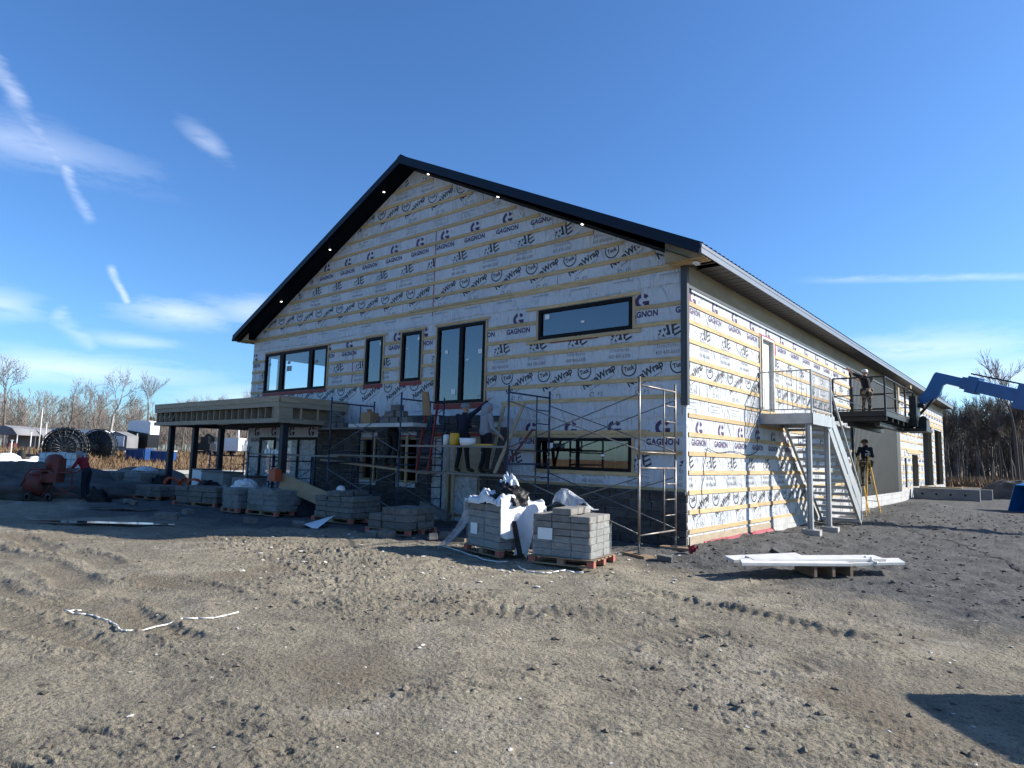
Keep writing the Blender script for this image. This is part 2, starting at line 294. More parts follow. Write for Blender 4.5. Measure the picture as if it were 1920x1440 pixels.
def copy_tree(o, parent=None):
    c = o.copy(); COL.objects.link(c)
    if parent is not None: c.parent = parent
    for ch in o.children: copy_tree(ch, c)
    return c
_unit = {}
def ubox(name, c, sz, m, parent, rot=(0, 0, 0)):      # box that shares one mesh with all boxes of its material
    if m not in _unit:
        b = MB(); b.box((0, 0, 0), (1, 1, 1)); me = D.meshes.new('box_'+m); me.from_pydata(b.v, [], b.f); me.materials.append(MT[m]); _unit[m] = me
    o = D.objects.new(name, _unit[m]); COL.objects.link(o)
    L = np.array(root_loc(parent)) if parent is not None else np.zeros(3)
    o.location = tuple(np.array(c, float)-L); o.scale = tuple(map(float, sz)); o.rotation_euler = rot
    if parent is not None: o.parent = parent
    return o
def rough_box_mesh(name, m, seed, amp=0.06):          # split-faced block, unit size, 44 triangles or so
    rnd = random.Random(seed); import bmesh
    bm = bmesh.new(); bmesh.ops.create_cube(bm, size=1.0); bmesh.ops.bevel(bm, geom=bm.edges[:], offset=0.045, segments=1, affect='EDGES')
    for v in bm.verts: v.co += Vector((rnd.uniform(-amp, amp)*0.4, rnd.uniform(-amp, amp), rnd.uniform(-amp, amp)*0.4))
    me = D.meshes.new(name); bm.to_mesh(me); bm.free(); me.materials.append(MT[m]); return me
def inst(name, me, c, sz, parent=None, rot=(0, 0, 0)):
    o = D.objects.new(name, me); COL.objects.link(o); L = np.array(root_loc(parent)) if parent is not None else np.zeros(3)
    o.location = tuple(np.array(c, float)-L); o.scale = tuple(map(float, sz)); o.rotation_euler = rot
    if parent is not None: o.parent = parent
    return o
# numpy value noise
def _h(i, j, s):
    n = (i.astype(np.int64)*374761393+j.astype(np.int64)*668265263+s*144665+1013904223) & 0xffffffff
    n = ((n ^ (n >> 13))*1274126177) & 0xffffffff; n = n ^ (n >> 16); return (n & 0xffff)/65535.0
def vn(x, y, s=0):
    i = np.floor(x); j = np.floor(y); a = x-i; b = y-j; a = a*a*a*(a*(a*6-15)+10); b = b*b*b*(b*(b*6-15)+10)
    return (_h(i, j, s)*(1-a)+_h(i+1, j, s)*a)*(1-b)+(_h(i, j+1, s)*(1-a)+_h(i+1, j+1, s)*a)*b
def fbm(x, y, s=0, o=4, g=0.5):
    t = 0; A = 1; k = 0
    for q in range(o): t = t+A*vn(x*2**q+q*17.3, y*2**q-q*9.1, s+q); k += A; A *= g
    return t/k
def sst(a, b, x): t = np.clip((x-a)/(b-a), 0, 1); return t*t*(3-2*t)
# ------------------------------------------------------------------ ground
GAUSS = [(1.7, 19.6, 1.3, 2.2, 0.30), (0.9, 3.2, 0.8, 1.6, 0.10), (1.4, 14.2, 0.9, 1.0, 0.12), (0.9, 0.9, 0.7, 0.8, 0.06), (-25.5, -7.5, 4.5, 2.2, 0.35)]
def base_h(x, y):
    h = 1.12*sst(-50, -60, x)*1.0+0.22*sst(21, 29, y)*sst(-3, 0, x)*sst(9, 4, x)
    for gx, gy, sx, sy, a in GAUSS: h = h+a*np.exp(-((x-gx)/sx)**2-((y-gy)/sy)**2)
    return h
def gravel_mask(x, y):
    thr = -2.2-0.30*np.clip(-x, 0, 12)-0.25*np.clip(x-1, 0, 6)
    return sst(-1.1, 1.1, y-thr+(fbm(x*0.45, y*0.45, 31, 4)-0.5)*5.0)*sst(-38, -30, x)
TRK = [0]
def _rut(p, q, w): a_, b_ = on(p[0], p[1], 2, 0), on(q[0], q[1], 2, 0); return ((a_[0], a_[1]), (b_[0], b_[1]), w)
RUTS = [_rut((-60, 1004), (350, 1165), .24), _rut((40, 996), (470, 1150), .24), _rut((-80, 1060), (210, 1190), .2), _rut((-60, 1120), (420, 1330), .22), _rut((60, 1090), (620, 1300), .2),
        _rut((1080, 1215), (1990, 1105), .24), _rut((1000, 1330), (2000, 1165), .24), _rut((1250, 1110), (1990, 1062), .26), _rut((700, 1120), (1300, 1180), .2), _rut((1150, 1090), (1900, 1250), .18), _rut((880, 1400), (1500, 1290), .2)]
def ground_h(x, y):
    h = base_h(x, y); g = gravel_mask(x, y); r = np.hypot(x-CAM[0], y-CAM[1]); fade = 1-sst(40, 90, r)
    h = h+((fbm(x*0.35, y*0.35, 1, 3)-0.5)*0.14+(fbm(x*1.3, y*1.3, 5, 3)-0.5)*0.07)*fade*sst(0, 6, r+2)
    # churned, clodded patches and smoother, trodden ones
    patch = sst(0.50, 0.70, fbm(x*0.55+3, y*0.75, 11, 3)); near = (1-sst(25, 45, r))
    band = np.exp(-((y+6.6+0.25*(x+3))/1.0)**2-((x+3.6)/3.2)**2)                 # churned strip before the stacks
    patch = np.clip(patch*0.55+band, 0, 1.2)
    ca, sa = math.cos(-0.35), math.sin(-0.35); xu = x*ca-y*sa; yu = x*sa+y*ca
    n1 = fbm(xu*9.0, yu*13.0, 21, 3); n2 = fbm(xu*17+2*vn(x*3, y*3, 77), yu*26, 22, 2); st = fbm(xu*3.2+fbm(x*2, y*2, 78, 2), yu*17, 24, 3)
    clod = np.clip(n1-0.60, 0, 1)*0.14*patch+np.clip(n2-0.60, 0, 1)*0.036*(0.25+patch)
    pit = -np.clip(0.36-n2, 0, 1)*0.045*(0.3+patch)-np.clip(0.37-st, 0, 1)*0.12*(0.35+patch)
    wav = (fbm(x*0.45, y*0.45, 61, 2)-0.5)*0.7; mt = 0; tr = 0
    for (ax, ay), (bx, by), w in RUTS:
        dx, dy = bx-ax, by-ay; L = math.hypot(dx, dy); t = ((x-ax)*dx+(y-ay)*dy)/L; d = ((x-ax)*dy-(y-ay)*dx)/L+wav; lim = sst(0, 1.5, t)*sst(L, L-2, t)*near*sst(.30, .48, fbm(x*0.6+ax, y*0.6, 63, 2))
        m = np.exp(-(d/w)**6)*lim; rim = np.exp(-((np.abs(d)-w*1.22)/0.07)**2)*lim
        tr = tr-m*(0.036+0.010*np.sin(t*2*PI/0.16+np.abs(d)*16))+rim*(0.010+np.clip(n1-0.45, 0, 1)*0.09); mt = np.maximum(mt, m)
    h = h+(clod+pit+(vn(x*40, y*44, 25)-0.5)*0.007)*near*(1-0.3*g)*(1-0.8*mt)+tr*(1-0.5*g)
    TRK[0] = mt
    h = h+g*near*((fbm(x*2.3, y*2.3, 41, 3)-0.5)*0.10+(fbm(x*6, y*6, 42, 2)-0.5)*0.035+np.clip(vn(x*14, y*14, 44)-0.6, 0, 1)*0.035)*(1-0.6*mt)
    return h
def make_ground():
    na = 1080; half = R(49); ang_in = np.linspace(-half, half, na); rest = np.linspace(half, 2*PI-half, 90)[1:-1]
    ang = np.concatenate([ang_in, rest]); rr = [0.25, 0.6, 1.0, 1.4, 1.8]; r = 2.1
    while r < 34: rr.append(r); r += max(0.010, r*r/(1.75*650)/1.12)
    while r < 2600: rr.append(r); r *= 1.045
    rr = np.array(rr); A, RR = np.meshgrid(ang, rr); th = YAW+A
    X = CAM[0]+RR*np.sin(th); Y = CAM[1]+RR*np.cos(th); Z = ground_h(X, Y)
    nr, nc = X.shape; V = np.stack([X, Y, Z], -1).reshape(-1, 3); V = np.concatenate([V, [[CAM[0], CAM[1], 0]]])
    i = np.arange(nr-1)[:, None]; j = np.arange(nc)[None]; j2 = (j+1) % nc
    Q = np.stack([i*nc+j, i*nc+j2, (i+1)*nc+j2, (i+1)*nc+j], -1).reshape(-1, 4)[:, ::-1]
    tri = np.stack([np.full(nc, len(V)-1), np.arange(nc), (np.arange(nc)+1) % nc], -1)[:, ::-1]
    me = D.meshes.new('ground'); nq, ntr = len(Q), len(tri)
    me.vertices.add(len(V)); me.vertices.foreach_set('co', V.ravel()); me.loops.add(nq*4+ntr*3); me.loops.foreach_set('vertex_index', np.concatenate([Q.ravel(), tri.ravel()]).astype(np.int32))
    me.polygons.add(nq+ntr); me.polygons.foreach_set('loop_start', np.concatenate([np.arange(nq)*4, nq*4+np.arange(ntr)*3]).astype(np.int32))
    me.polygons.foreach_set('use_smooth', np.ones(nq+ntr, bool)); me.update(calc_edges=True)
    at_ = me.attributes.new('gravel', 'FLOAT', 'POINT'); at_.data.foreach_set('value', gravel_mask(V[:, 0], V[:, 1]).astype(np.float32))
    ground_h(V[:, 0], V[:, 1]); at2 = me.attributes.new('track', 'FLOAT', 'POINT'); at2.data.foreach_set('value', np.asarray(TRK[0], np.float32))
    me.validate(); me.materials.append(ground_mat()); o = D.objects.new('ground', me); COL.objects.link(o); tag(o, kind='structure'); return o
def ground_mat():
    m = D.materials.new('site_soil'); m.use_nodes = True; n = m.node_tree.nodes; l = m.node_tree.links; b = n['Principled BSDF']; b.inputs['Roughness'].default_value = 0.92; b.inputs['Specular IOR Level'].default_value = 0.2
    g = n.new('ShaderNodeNewGeometry'); P = g.outputs['Position']
    def noise(s, d=5, r=0.55, dist=0):
        t = n.new('ShaderNodeTexNoise'); t.inputs['Scale'].default_value = s; t.inputs['Detail'].default_value = d; t.inputs['Roughness'].default_value = r; t.inputs['Distortion'].default_value = dist; l.new(P, t.inputs['Vector']); return t.outputs['Fac']
    def mr(x, a, b_, c=0, d=1):
        k = n.new('ShaderNodeMapRange'); k.inputs[1].default_value = a; k.inputs[2].default_value = b_; k.inputs[3].default_value = c; k.inputs[4].default_value = d; l.new(x, k.inputs[0]); return k.outputs[0]
    def mix(f, a, b_):
        k = n.new('ShaderNodeMix'); k.data_type = 'RGBA'; l.new(f, k.inputs['Factor'])
        for nm, x in (('A', a), ('B', b_)):
            if isinstance(x, tuple): k.inputs[nm].default_value = (*x, 1)
            else: l.new(x, k.inputs[nm])
        return k.outputs['Result']
    mud = mix(mr(noise(0.40, 6, 0.62), 0.40, 0.60), (0.345, 0.303, 0.222), (0.245, 0.216, 0.162))
    mud = mix(mr(noise(3.2, 6, 0.65), 0.45, 0.72), mud, (0.18, 0.156, 0.122))
    mud = mix(mr(noise(0.33, 5, 0.55, 1.0), 0.56, 0.66), mud, (0.215, 0.18, 0.13)); mud = mix(mr(noise(0.9, 4, 0.5, 1.0), 0.56, 0.70), mud, (0.34, 0.30, 0.235))
    mud = mix(mr(noise(34, 4, 0.72), 0.52, 0.68), mud, (0.10, 0.085, 0.064)); mud = mix(mr(noise(11, 6, 0.75, 0.8), 0.58, 0.66), mud, (0.075, 0.064, 0.052)); mud = mix(mr(noise(0.8, 5, 0.6, 0.6), 0.66, 0.74), mud, (0.40, 0.37, 0.30))
    gr = mix(mr(noise(2.0, 5, 0.6), 0.35, 0.7), (0.125, 0.122, 0.118), (0.065, 0.064, 0.063))
    gr = mix(mr(noise(60, 3, 0.7), 0.5, 0.72), gr, (0.110, 0.107, 0.102))
    gr = mix(mr(noise(34, 3, 0.7), 0.55, 0.75), gr, (0.016, 0.016, 0.016))
    ta = n.new('ShaderNodeAttribute'); ta.attribute_name = 'track'; mud = mix(mr(ta.outputs['Fac'], 0.2, 1.6), mud, (0.16, 0.136, 0.10))
    a = n.new('ShaderNodeAttribute'); a.attribute_name = 'gravel'
    near = mix(a.outputs['Fac'], mud, gr)
    # dry grass field and far woods floor take over beyond the site
    sep = n.new('ShaderNodeSeparateXYZ'); l.new(P, sep.inputs[0])
    fx = mr(sep.outputs['X'], -49, -52); fy = mr(sep.outputs['Y'], 52, 60)
    mxx = n.new('ShaderNodeMath'); mxx.operation = 'MAXIMUM'; l.new(fx, mxx.inputs[0]); l.new(fy, mxx.inputs[1])
    grass = mix(mr(noise(0.25, 5, 0.6), 0.35, 0.65), (0.26, 0.175, 0.095), (0.15, 0.095, 0.055))
    col = mix(mxx.outputs[0], near, grass); l.new(col, b.inputs['Base Color'])
    bn = n.new('ShaderNodeBump'); bn.inputs['Distance'].default_value = 0.016; l.new(noise(75, 4, 0.7), bn.inputs['Height'])
    bn2 = n.new('ShaderNodeBump'); bn2.inputs['Distance'].default_value = 0.045; l.new(noise(22, 5, 0.65), bn2.inputs['Height']); l.new(bn.outputs[0], bn2.inputs['Normal'])
    l.new(bn2.outputs[0], b.inputs['Normal']); return m
make_ground()
def gz(x, y): return float(ground_h(np.array([float(x)]), np.array([float(y)]))[0])
def gzb(x, y): return float(base_h(np.array([float(x)]), np.array([float(y)]))[0])
# ------------------------------------------------------------------ building under construction
S16 = 0.4064; H0 = 5.14
def zk(k): return H0-S16*k
BW, BL = 18.0, 42.3; ZS0 = 6.12; SL = 0.4957
def zs(x): return ZS0+SL*min(-x, BW+x)
B = thing('building', 'large gabled building wrapped in white printed sheeting with pine strapping', 'building', (-9, 0, 0))
def wall_faces(mb, W_, H_, opens, fn, thick):          # fn(u, z, depth) -> point
    us = sorted({0, W_, *[o[0] for o in opens], *[o[1] for o in opens]}); zs_ = sorted({H_[0], H_[1], *[o[2] for o in opens], *[o[3] for o in opens]})
    for a, b in zip(us[:-1], us[1:]):
        for c, d in zip(zs_[:-1], zs_[1:]):
            if any(o[0] <= (a+b)/2 <= o[1] and o[2] <= (c+d)/2 <= o[3] for o in opens): continue
            mb.add([fn(a, c, 0), fn(b, c, 0), fn(b, d, 0), fn(a, d, 0)], [(0, 1, 2, 3)]); mb.add([fn(a, c, thick), fn(b, c, thick), fn(b, d, thick), fn(a, d, thick)], [(3, 2, 1, 0)], 1)
    for a, b, c, d in opens:
        mb.add([fn(a, c, 0), fn(a, c, thick), fn(a, d, thick), fn(a, d, 0)], [(0, 1, 2, 3)], 2); mb.add([fn(b, c, 0), fn(b, c, thick), fn(b, d, thick), fn(b, d, 0)], [(3, 2, 1, 0)], 2)
        mb.add([fn(a, d, 0), fn(b, d, 0), fn(b, d, thick), fn(a, d, thick)], [(3, 2, 1, 0)], 2); mb.add([fn(a, c, 0), fn(b, c, 0), fn(b, c, thick), fn(a, c, thick)], [(0, 1, 2, 3)], 2)
WIN = {'long': (-3.97, -1.29, 4.73, 5.49), 'tall': (-7.65, -5.78, 3.22, 5.45), 'n1': (-10.95, -10.1, 3.95, 5.45), 'n2': (-9.2, -8.32, 3.95, 5.45), 'triple': (-17.07, -13.05, 3.94, 5.42),
       'low': (-3.95, -1.3, 1.50, 2.26), 'l1': (-10.95, -10.1, 0.95, 2.27), 'l2': (-9.2, -8.32, 0.95, 2.27), 'entry': (-7.6, -5.85, 0.12, 2.27), 'door': (-17.1, -15.95, 0.12, 2.28), 'side': (-15.6, -13.35, 0.12, 2.28)}
GOP = list(WIN.values())
SOP = [(4.6, 5.62, 3.2, 5.19), (26.2, 26.8, 0.75, 2.28), (28.5, 30.6, 0.75, 2.5), (32.7, 36.5, 0.7, 4.38), (37.8, 41.4, 0.7, 4.33)]
mb = MB(); wall_faces(mb, BW, (-0.3, 6.0), [(a+BW, b+BW, c, d) for a, b, c, d in GOP], lambda u, z, t: (u-BW, t, z), 0.22)
mb.add([(-BW, 0, 6.0), (0, 0, 6.0), (0, 0, ZS0), (-9, 0, zs(-9)), (-BW, 0, ZS0)], [(0, 1, 2, 3, 4)]); mb.add([(-BW, .22, 6.0), (0, .22, 6.0), (0, .22, ZS0), (-9, .22, zs(-9)), (-BW, .22, ZS0)], [(4, 3, 2, 1, 0)], 1)
GW = mb.build('gable_wall', ['wrap', 'interior', 'osb'], B)
mb = MB(); wall_faces(mb, BL, (-0.3, 6.1), SOP, lambda u, z, t: (-t, u, z), 0.22); SW = mb.build('long_side_wall', ['wrap', 'interior', 'osb'], B)
LOP = [(0.35, 1.05, 3.5, 5.45), (1.3, 5.2, 3.5, 5.45), (0.7, 1.9, 0.9, 2.2)]
mb = MB(); wall_faces(mb, BL, (-0.3, 6.1), LOP, lambda u, z, t: (-BW+t, u, z), 0.22); mb.build('rear_side_wall', ['wrap', 'interior', 'osb'], B)
mb = MB(); mb.box((-9, BL-0.1, 3.0), (BW-0.02, 0.2, 6.4)); mb.prism([(-BW+.01, 6.2), (-.01, 6.2), (-9, zs(-9))], BL-0.2, BL-0.001); mb.build('end_wall', ['interior'], B)
mb = MB(); mb.box((-9, BL/2, 0.0), (BW-0.46, BL-0.46, 0.2)); mb.box((-9, 7.3, 3.02), (BW-0.46, 14.1, 0.22)); mb.box((-9, BL/2, 5.97), (BW-0.46, BL-0.46, 0.06)); mb.build('floor_slab', ['floor'], B)
mb = MB()   # partitions that show behind the panes
mb.box((-2.0, 3.4, 1.5), (1.2, 0.1, 2.6)); mb.box((-5.1, 4.5, 1.5), (1.4, 0.1, 2.6)); mb.box((-9, 14.5, 3), (17.4, 0.15, 5.7)); mb.box((-12.3, 5, 4.5), (0.12, 9, 2.7)); mb.box((-10.2, 1.2, 4.5), (0.2, 0.2, 2.7), mi=1); mb.box((-8.0, 3.5, 1.5), (0.1, 6, 2.7))
for i in range(5): mb.box((-3.55+i*0.28, 2.2, 1.5), (0.05, 0.1, 2.6), mi=1)
mb.build('partition', ['interior', 'pine_v'], B)
# roof
ye0, ye1 = -0.58, BL+0.58; xe = 0.59; ZE = 6.21; ZR = 10.84
def rz_(x): return ZE+(ZR-ZE)*(1-abs(x+9)/(9+xe))
mb = MB()
for sgn in (1, -1):
    xo = -9+sgn*(9+xe)
    P = [(xo, ye0, ZE), (-9, ye0, ZR), (-9, ye1, ZR), (xo, ye1, ZE)]; mb.add(P+[(a, b, c-0.07) for a, b, c in P], [(0, 1, 2, 3), (7, 6, 5, 4), (0, 4, 5, 1), (1, 5, 6, 2), (2, 6, 7, 3), (3, 7, 4, 0)])
ROOF = mb.build('roof', ['navy'], B)
mb = MB(); n = int((ye1-ye0)/0.23)
for i in range(n):
    y = ye0+0.06+i*0.23
    for sgn in (1, -1): mb.bar((-9+sgn*(9+xe+0.02), y, ZE+0.012), (-9, y, ZR+0.012), 0.05, 0.05)
o = mb.build('roof_ribs', ['navy'], ROOF); tag(o, kind='stuff')
mb = MB(); mb.prism([(-9.16, ZR-0.03), (-9, ZR+0.06), (-8.84, ZR-0.03), (-9, ZR+0.02)], ye0-0.02, ye1+0.02); mb.build('ridge_cap', ['navy'], ROOF)
for sgn, nm in ((1, 'r'), (-1, 'l')):
    mb = MB(); xo = -9+sgn*(9+xe)
    for y0, y1 in ((ye0-0.03, ye0),):
        mb.prism([(xo, ZE-0.22), (-9, ZR-0.235), (-9, ZR+0.012), (xo, ZE+0.012)], y0, y1)
    mb.prism([(xo, ZE-0.215), (-9, ZR-0.23), (-9, ZR-0.13), (xo, ZE-0.115)], ye0-0.045, ye0-0.032)
    mb.build('rake_fascia', ['navy'], ROOF)
    mb = MB(); xi = -9+sgn*(9+0.3); zq = lambda x: zs(x)+0.015
    mb.add([(xi, ye0, ZS0-0.135), (-9, ye0, zs(-9)+0.015), (-9, 0.01, zs(-9)+0.015), (xi, 0.01, ZS0-0.135)], [(0, 1, 2, 3), (3, 2, 1, 0)]); mb.build('rake_soffit', ['navy'], ROOF)
    mb = MB(); mb.box((xo+sgn*0.01, (ye0+ye1)/2, ZE-0.10), (0.025, ye1-ye0+0.02, 0.20)); mb.box((xo+sgn*0.026, (ye0+ye1)/2, ZE-0.045), (0.012, ye1-ye0+0.02, 0.07)); mb.build('eave_fascia', ['fascia'], ROOF)
    mb = MB(); xw = 0 if sgn > 0 else -BW; mb.box(((xo+xw)/2, (BL+0.1+ye1)/2-(BL-0.0)/2+0.25, ZE-0.19), (abs(xo-xw), BL+0.1, 0.012)); mb.build('eave_soffit', ['soffit'], ROOF)
    mb = MB()
    for i in range(140): mb.box(((xo+xw)/2, 0.2+i*0.30, ZE-0.199), (abs(xo-xw)-0.03, 0.05, 0.008))
    tag(mb.build('soffit_ribs', ['trim'], ROOF), kind='stuff')
    mb = MB(); a, b = (xw-sgn*0.28, xo-sgn*0.015); mb.prism([(a, 5.985), (b, 5.985), (b, rz_(b)-0.09), (a, rz_(a)-0.09)] if sgn > 0 else [(b, 5.985), (a, 5.985), (a, rz_(a)-0.09), (b, rz_(b)-0.09)], -0.42, -0.40); mb.build('plywood_return', ['osb'], ROOF)
    mb = MB()
    for i in range(3): mb.box(((a+b)/2, -0.36+i*0.15, 6.0), (abs(b-a), 0.10, 0.03))
    mb.build('return_framing', ['pine'], ROOF)
    for u, v in (((803, 325), (934, 364), (1092, 411)) if sgn > 0 else ((720, 357), (619, 462), (528, 557))):
        p = on(u, v, 1, -0.3); mb = MB(); x = p[0]; mb.lathe([(0.0, 0), (0.032, 0), (0.032, 0.012), (0.0, 0.012)], (x, -0.3, zs(x)-0.012+0.012), 10); mb.build('downlight', ['lamp'], ROOF)
ubox('floodlight', (0.33, -0.2, 5.93), (0.10, 0.16, 0.05), 'white', ROOF)
# plywood frieze under the long eave, flashing, corner trim
i = 0; y = 0.06
while y < BL-0.1:
    L = min(2.44, BL-0.05-y); ubox('frieze_sheet', (0.012, y+L/2, 5.80), (0.022, L-0.006, 0.46), 'osb', SW); y += L
ubox('flashing', (0.03, BL/2, 5.535), (0.05, BL-0.1, 0.07), 'trim', SW); ubox('flashing', (0.028, 7.4, 5.47), (0.03, 14.4, 0.05), 'galv', SW)
mb = MB(); mb.box((-0.045, -0.03, 4.48), (0.10, 0.055, 3.05)); mb.box((0.03, 0.0, 4.48), (0.045, 0.11, 3.05)); mb.build('corner_trim', ['trim'], GW)
# strapping on the gable
def gclear(x0, x1, z, h):                     # split a run of strapping at the window openings
    segs = [(x0, x1)]
    for a, b, c, d in GOP:
        if z+h > c-0.05 and z < d+0.05:
            new = []
            for p, q in segs:
                if b < p or a > q: new.append((p, q)); continue
                if a-0.06-p > 0.1: new.append((p, a-0.06))
                if q-b-0.06 > 0.1: new.append((b+0.06, q))
            segs = new
    return segs
def gbatten(x0, x1, z, h=0.094, t=0.02, m='pine'):
    L0 = x0
    while L0 < x1-0.02:                       # boards butt end to end at 3.6 to 4.9 m
        L = min(random.uniform(3.6, 4.9), x1-L0)
        if x1-L0-L < 0.5: L = x1-L0
        ubox('batten', (L0+L/2, -t/2-0.003, z+h/2+random.uniform(-.006, .006)), (L-0.004, t, h), m, GW, (0, random.uniform(-.0012, .0012), 0)); L0 += L
for k in range(1, 12):
    z = 5.953+S16*k; hx = (zs(-9)-0.05-z-0.07)/SL
    if hx > 0.3: gbatten(-9-hx, -9+hx, z)
gbatten(-BW+0.02, -0.1, 5.953, 0.07); gbatten(-BW+0.02, -0.1, 6.027, 0.066, 0.018)
for k in range(0, 6):
    for a, b in gclear(-BW+0.01 if k < 4 else -5.7, -0.1, zk(k), 0.064):
        if k == 5 and b > -5.2: a = max(a, -5.15)
        if k == 4 and b > -5.7: a = max(a, -5.72)
        gbatten(a, b, zk(k))
for a, b, z in ((-5.15, -3.95, zk(7)), (-1.24, -0.1, zk(7)), (-4.6, -4.0, zk(8)), (-1.24, -0.1, zk(8)), (-5.2, -0.05, 1.10)): gbatten(a, b, z)
def vb(x, z0, z1): ubox('window_strap', (x, -0.016, (z0+z1)/2), (0.064, 0.022, z1-z0), 'pine_v', GW)
def hb(x0, x1, z, h=0.064): ubox('window_strap', ((x0+x1)/2, -0.0175, z+h/2), (x1-x0, 0.027, h), 'pine', GW)
for k in ('long', 'tall', 'n1', 'n2', 'low'):
    a, b, c, d = WIN[k]; vb(a-0.04, c, d); vb(b+0.04, c, d)
vb(WIN['triple'][1]+0.05, WIN['triple'][2], WIN['triple'][3])
hb(-4.37, -1.1, 5.505, 0.075); hb(-4.35, -1.07, 4.635, 0.08); hb(-7.75, -5.65, 5.47, 0.075); hb(-11.05, -9.95, 5.47, 0.07); hb(-9.35, -8.15, 5.47, 0.07); hb(-17.1, -11.1, 5.44, 0.06)
hb(-4.58, -0.86, 2.35, 0.085); hb(-4.5, -0.95, 2.275, 0.066); hb(-4.05, -1.1, 1.415, 0.08); hb(-13.0, -11.05, 3.90, 0.064)
for a, b, z, h in ((-17.1, -13.0, 3.82, 0.11), (-11.0, -10.05, 3.82, 0.12), (-9.25, -8.27, 3.82, 0.12), (-7.72, -5.7, 3.06, 0.15), (-7.75, -5.75, 2.29, 0.10), (-9.3, -8.25, 2.28, 0.06), (-3.6, -2.2, 4.61, 0.02), (-17.1, -13.0, 5.415, 0.03), (-5.78, -5.70, 3.2, 0.75)):
    ubox('red_membrane', ((a+b)/2, -0.008, z+h/2), (b-a, 0.012, h), 'red', GW)
for z0, z1, x, w in ((5.60, 8.40, -7.9, 0.035), (4.05, 5.25, -11.62, 0.035)):
    ubox('seam_tape', (x, -0.0035, (z0+z1)/2), (w, 0.003, z1-z0), 'redtape', GW, (0, random.uniform(-.012, .012), 0))
# wall laps: loose upper sheet edge with small fasteners
mb = MB()
for (x0, x1, z0, z1) in ((-BW+.02, -0.1, 5.60, 5.66), (-5.2, -0.1, 2.72, 2.95)):
    n = 60; P = [[], []]
    for i in range(n+1):
        x = x0+(x1-x0)*i/n; P[0].append((x, -0.012-0.012*random.random(), z0+0.03*math.sin(i*0.35)+0.02*random.random())); P[1].append((x, -0.004, z1+0.18))
    mb.grid(P)
mb.build('sheet_lap', ['wrap'], GW)
for i in range(14): ubox('fastener', (-17.5+i*1.27, -0.008, 5.72+random.uniform(-.05, .03)), (0.022, 0.01, 0.022), 'ink_black', GW)
# strapping on the long side
def sbatten(y0, y1, z, h=0.094, t=0.02):
    L0 = y0
    while L0 < y1-0.02:
        L = min(random.uniform(3.6, 4.9), y1-L0)
        if y1-L0-L < 0.5: L = y1-L0
        ubox('batten', (t/2+0.003, L0+L/2, z+h/2+random.uniform(-.006, .006)), (t, L-0.004, h), 'pine', SW, (random.uniform(-.0015, .0015), 0, 0)); L0 += L
for k in range(13):
    if k <= 4: sbatten(0.08, 4.5, zk(k)); sbatten(5.78, 14.62, zk(k))
    else: sbatten(0.08 if k > 5 else 0.1, 14.62, zk(k))
    for a, b in ((25.0, 26.1), (26.9, 28.4), (30.7, 32.6), (36.6, 37.7), (41.5, 42.2)):
        if zk(k) < 2.3 or (a > 30 and zk(k) < 4.4): sbatten(a, b, zk(k))
    if zk(k) > 2.55: sbatten(25.0, 42.2 if zk(k) > 4.45 else 32.6, zk(k))
ubox('lintel', (0.016, 29.2, 2.63), (0.03, 4.6, 0.18), 'pine', SW); ubox('lintel', (0.016, 37.0, 4.52), (0.03, 9.6, 0.20), 'pine', SW); ubox('side_strap', (0.017, 25.0, 2.95), (0.03, 0.13, 4.5), 'pine_v', SW)
for y in (4.55, 5.70): ubox('side_strap', (0.016, y, 4.2), (0.026, 0.064, 2.0), 'pine_v', SW)
for z0, z1, y in ((3.1, 5.4, 0.14),): ubox('seam_tape', (0.0035, y, (z0+z1)/2), (0.003, 0.03, z1-z0), 'redtape', SW, (-0.03, 0, 0))
ubox('red_membrane', (0.006, 5.15, 5.22), (0.008, 1.25, 0.07), 'redtape', SW); ubox('red_membrane', (0.006, 5.85, 5.02), (0.008, 0.10, 0.36), 'redtape', SW, (0.1, 0, 0))
ubox('sill_board', (0.012, 3.4, 0.115), (0.02, 6.6, 0.19), 'greywood', SW)
mb = MB(); P = [[], [], []]
for i in range(40):
    y = 0.8+i*0.115; P[0].append((0.02, y, 0.06+0.02*random.random())); P[1].append((0.05+0.03*random.random(), y, 0.02+0.02*random.random())); P[2].append((0.07+0.05*random.random(), y, -0.06+0.03*random.random()))
mb.grid(P); mb.build('red_membrane', ['redtape'], SW)
# white door with its frame behind the balcony
DR = MB(); DR.box((-0.07, 5.11, 4.2), (0.04, 0.98, 1.97)); DR = DR.build('door', ['whitepaint'], B)
ubox('door_jamb', (-0.02, 4.64, 4.2), (0.16, 0.06, 1.98), 'whitepaint', DR); ubox('door_jamb', (-0.02, 5.585, 4.2), (0.16, 0.06, 1.98), 'whitepaint', DR); ubox('door_head', (-0.02, 5.11, 5.16), (0.16, 0.9, 0.05), 'whitepaint', DR); ubox('door_handle', (-0.03, 4.80, 4.15), (0.06, 0.03, 0.12), 'galv', DR)
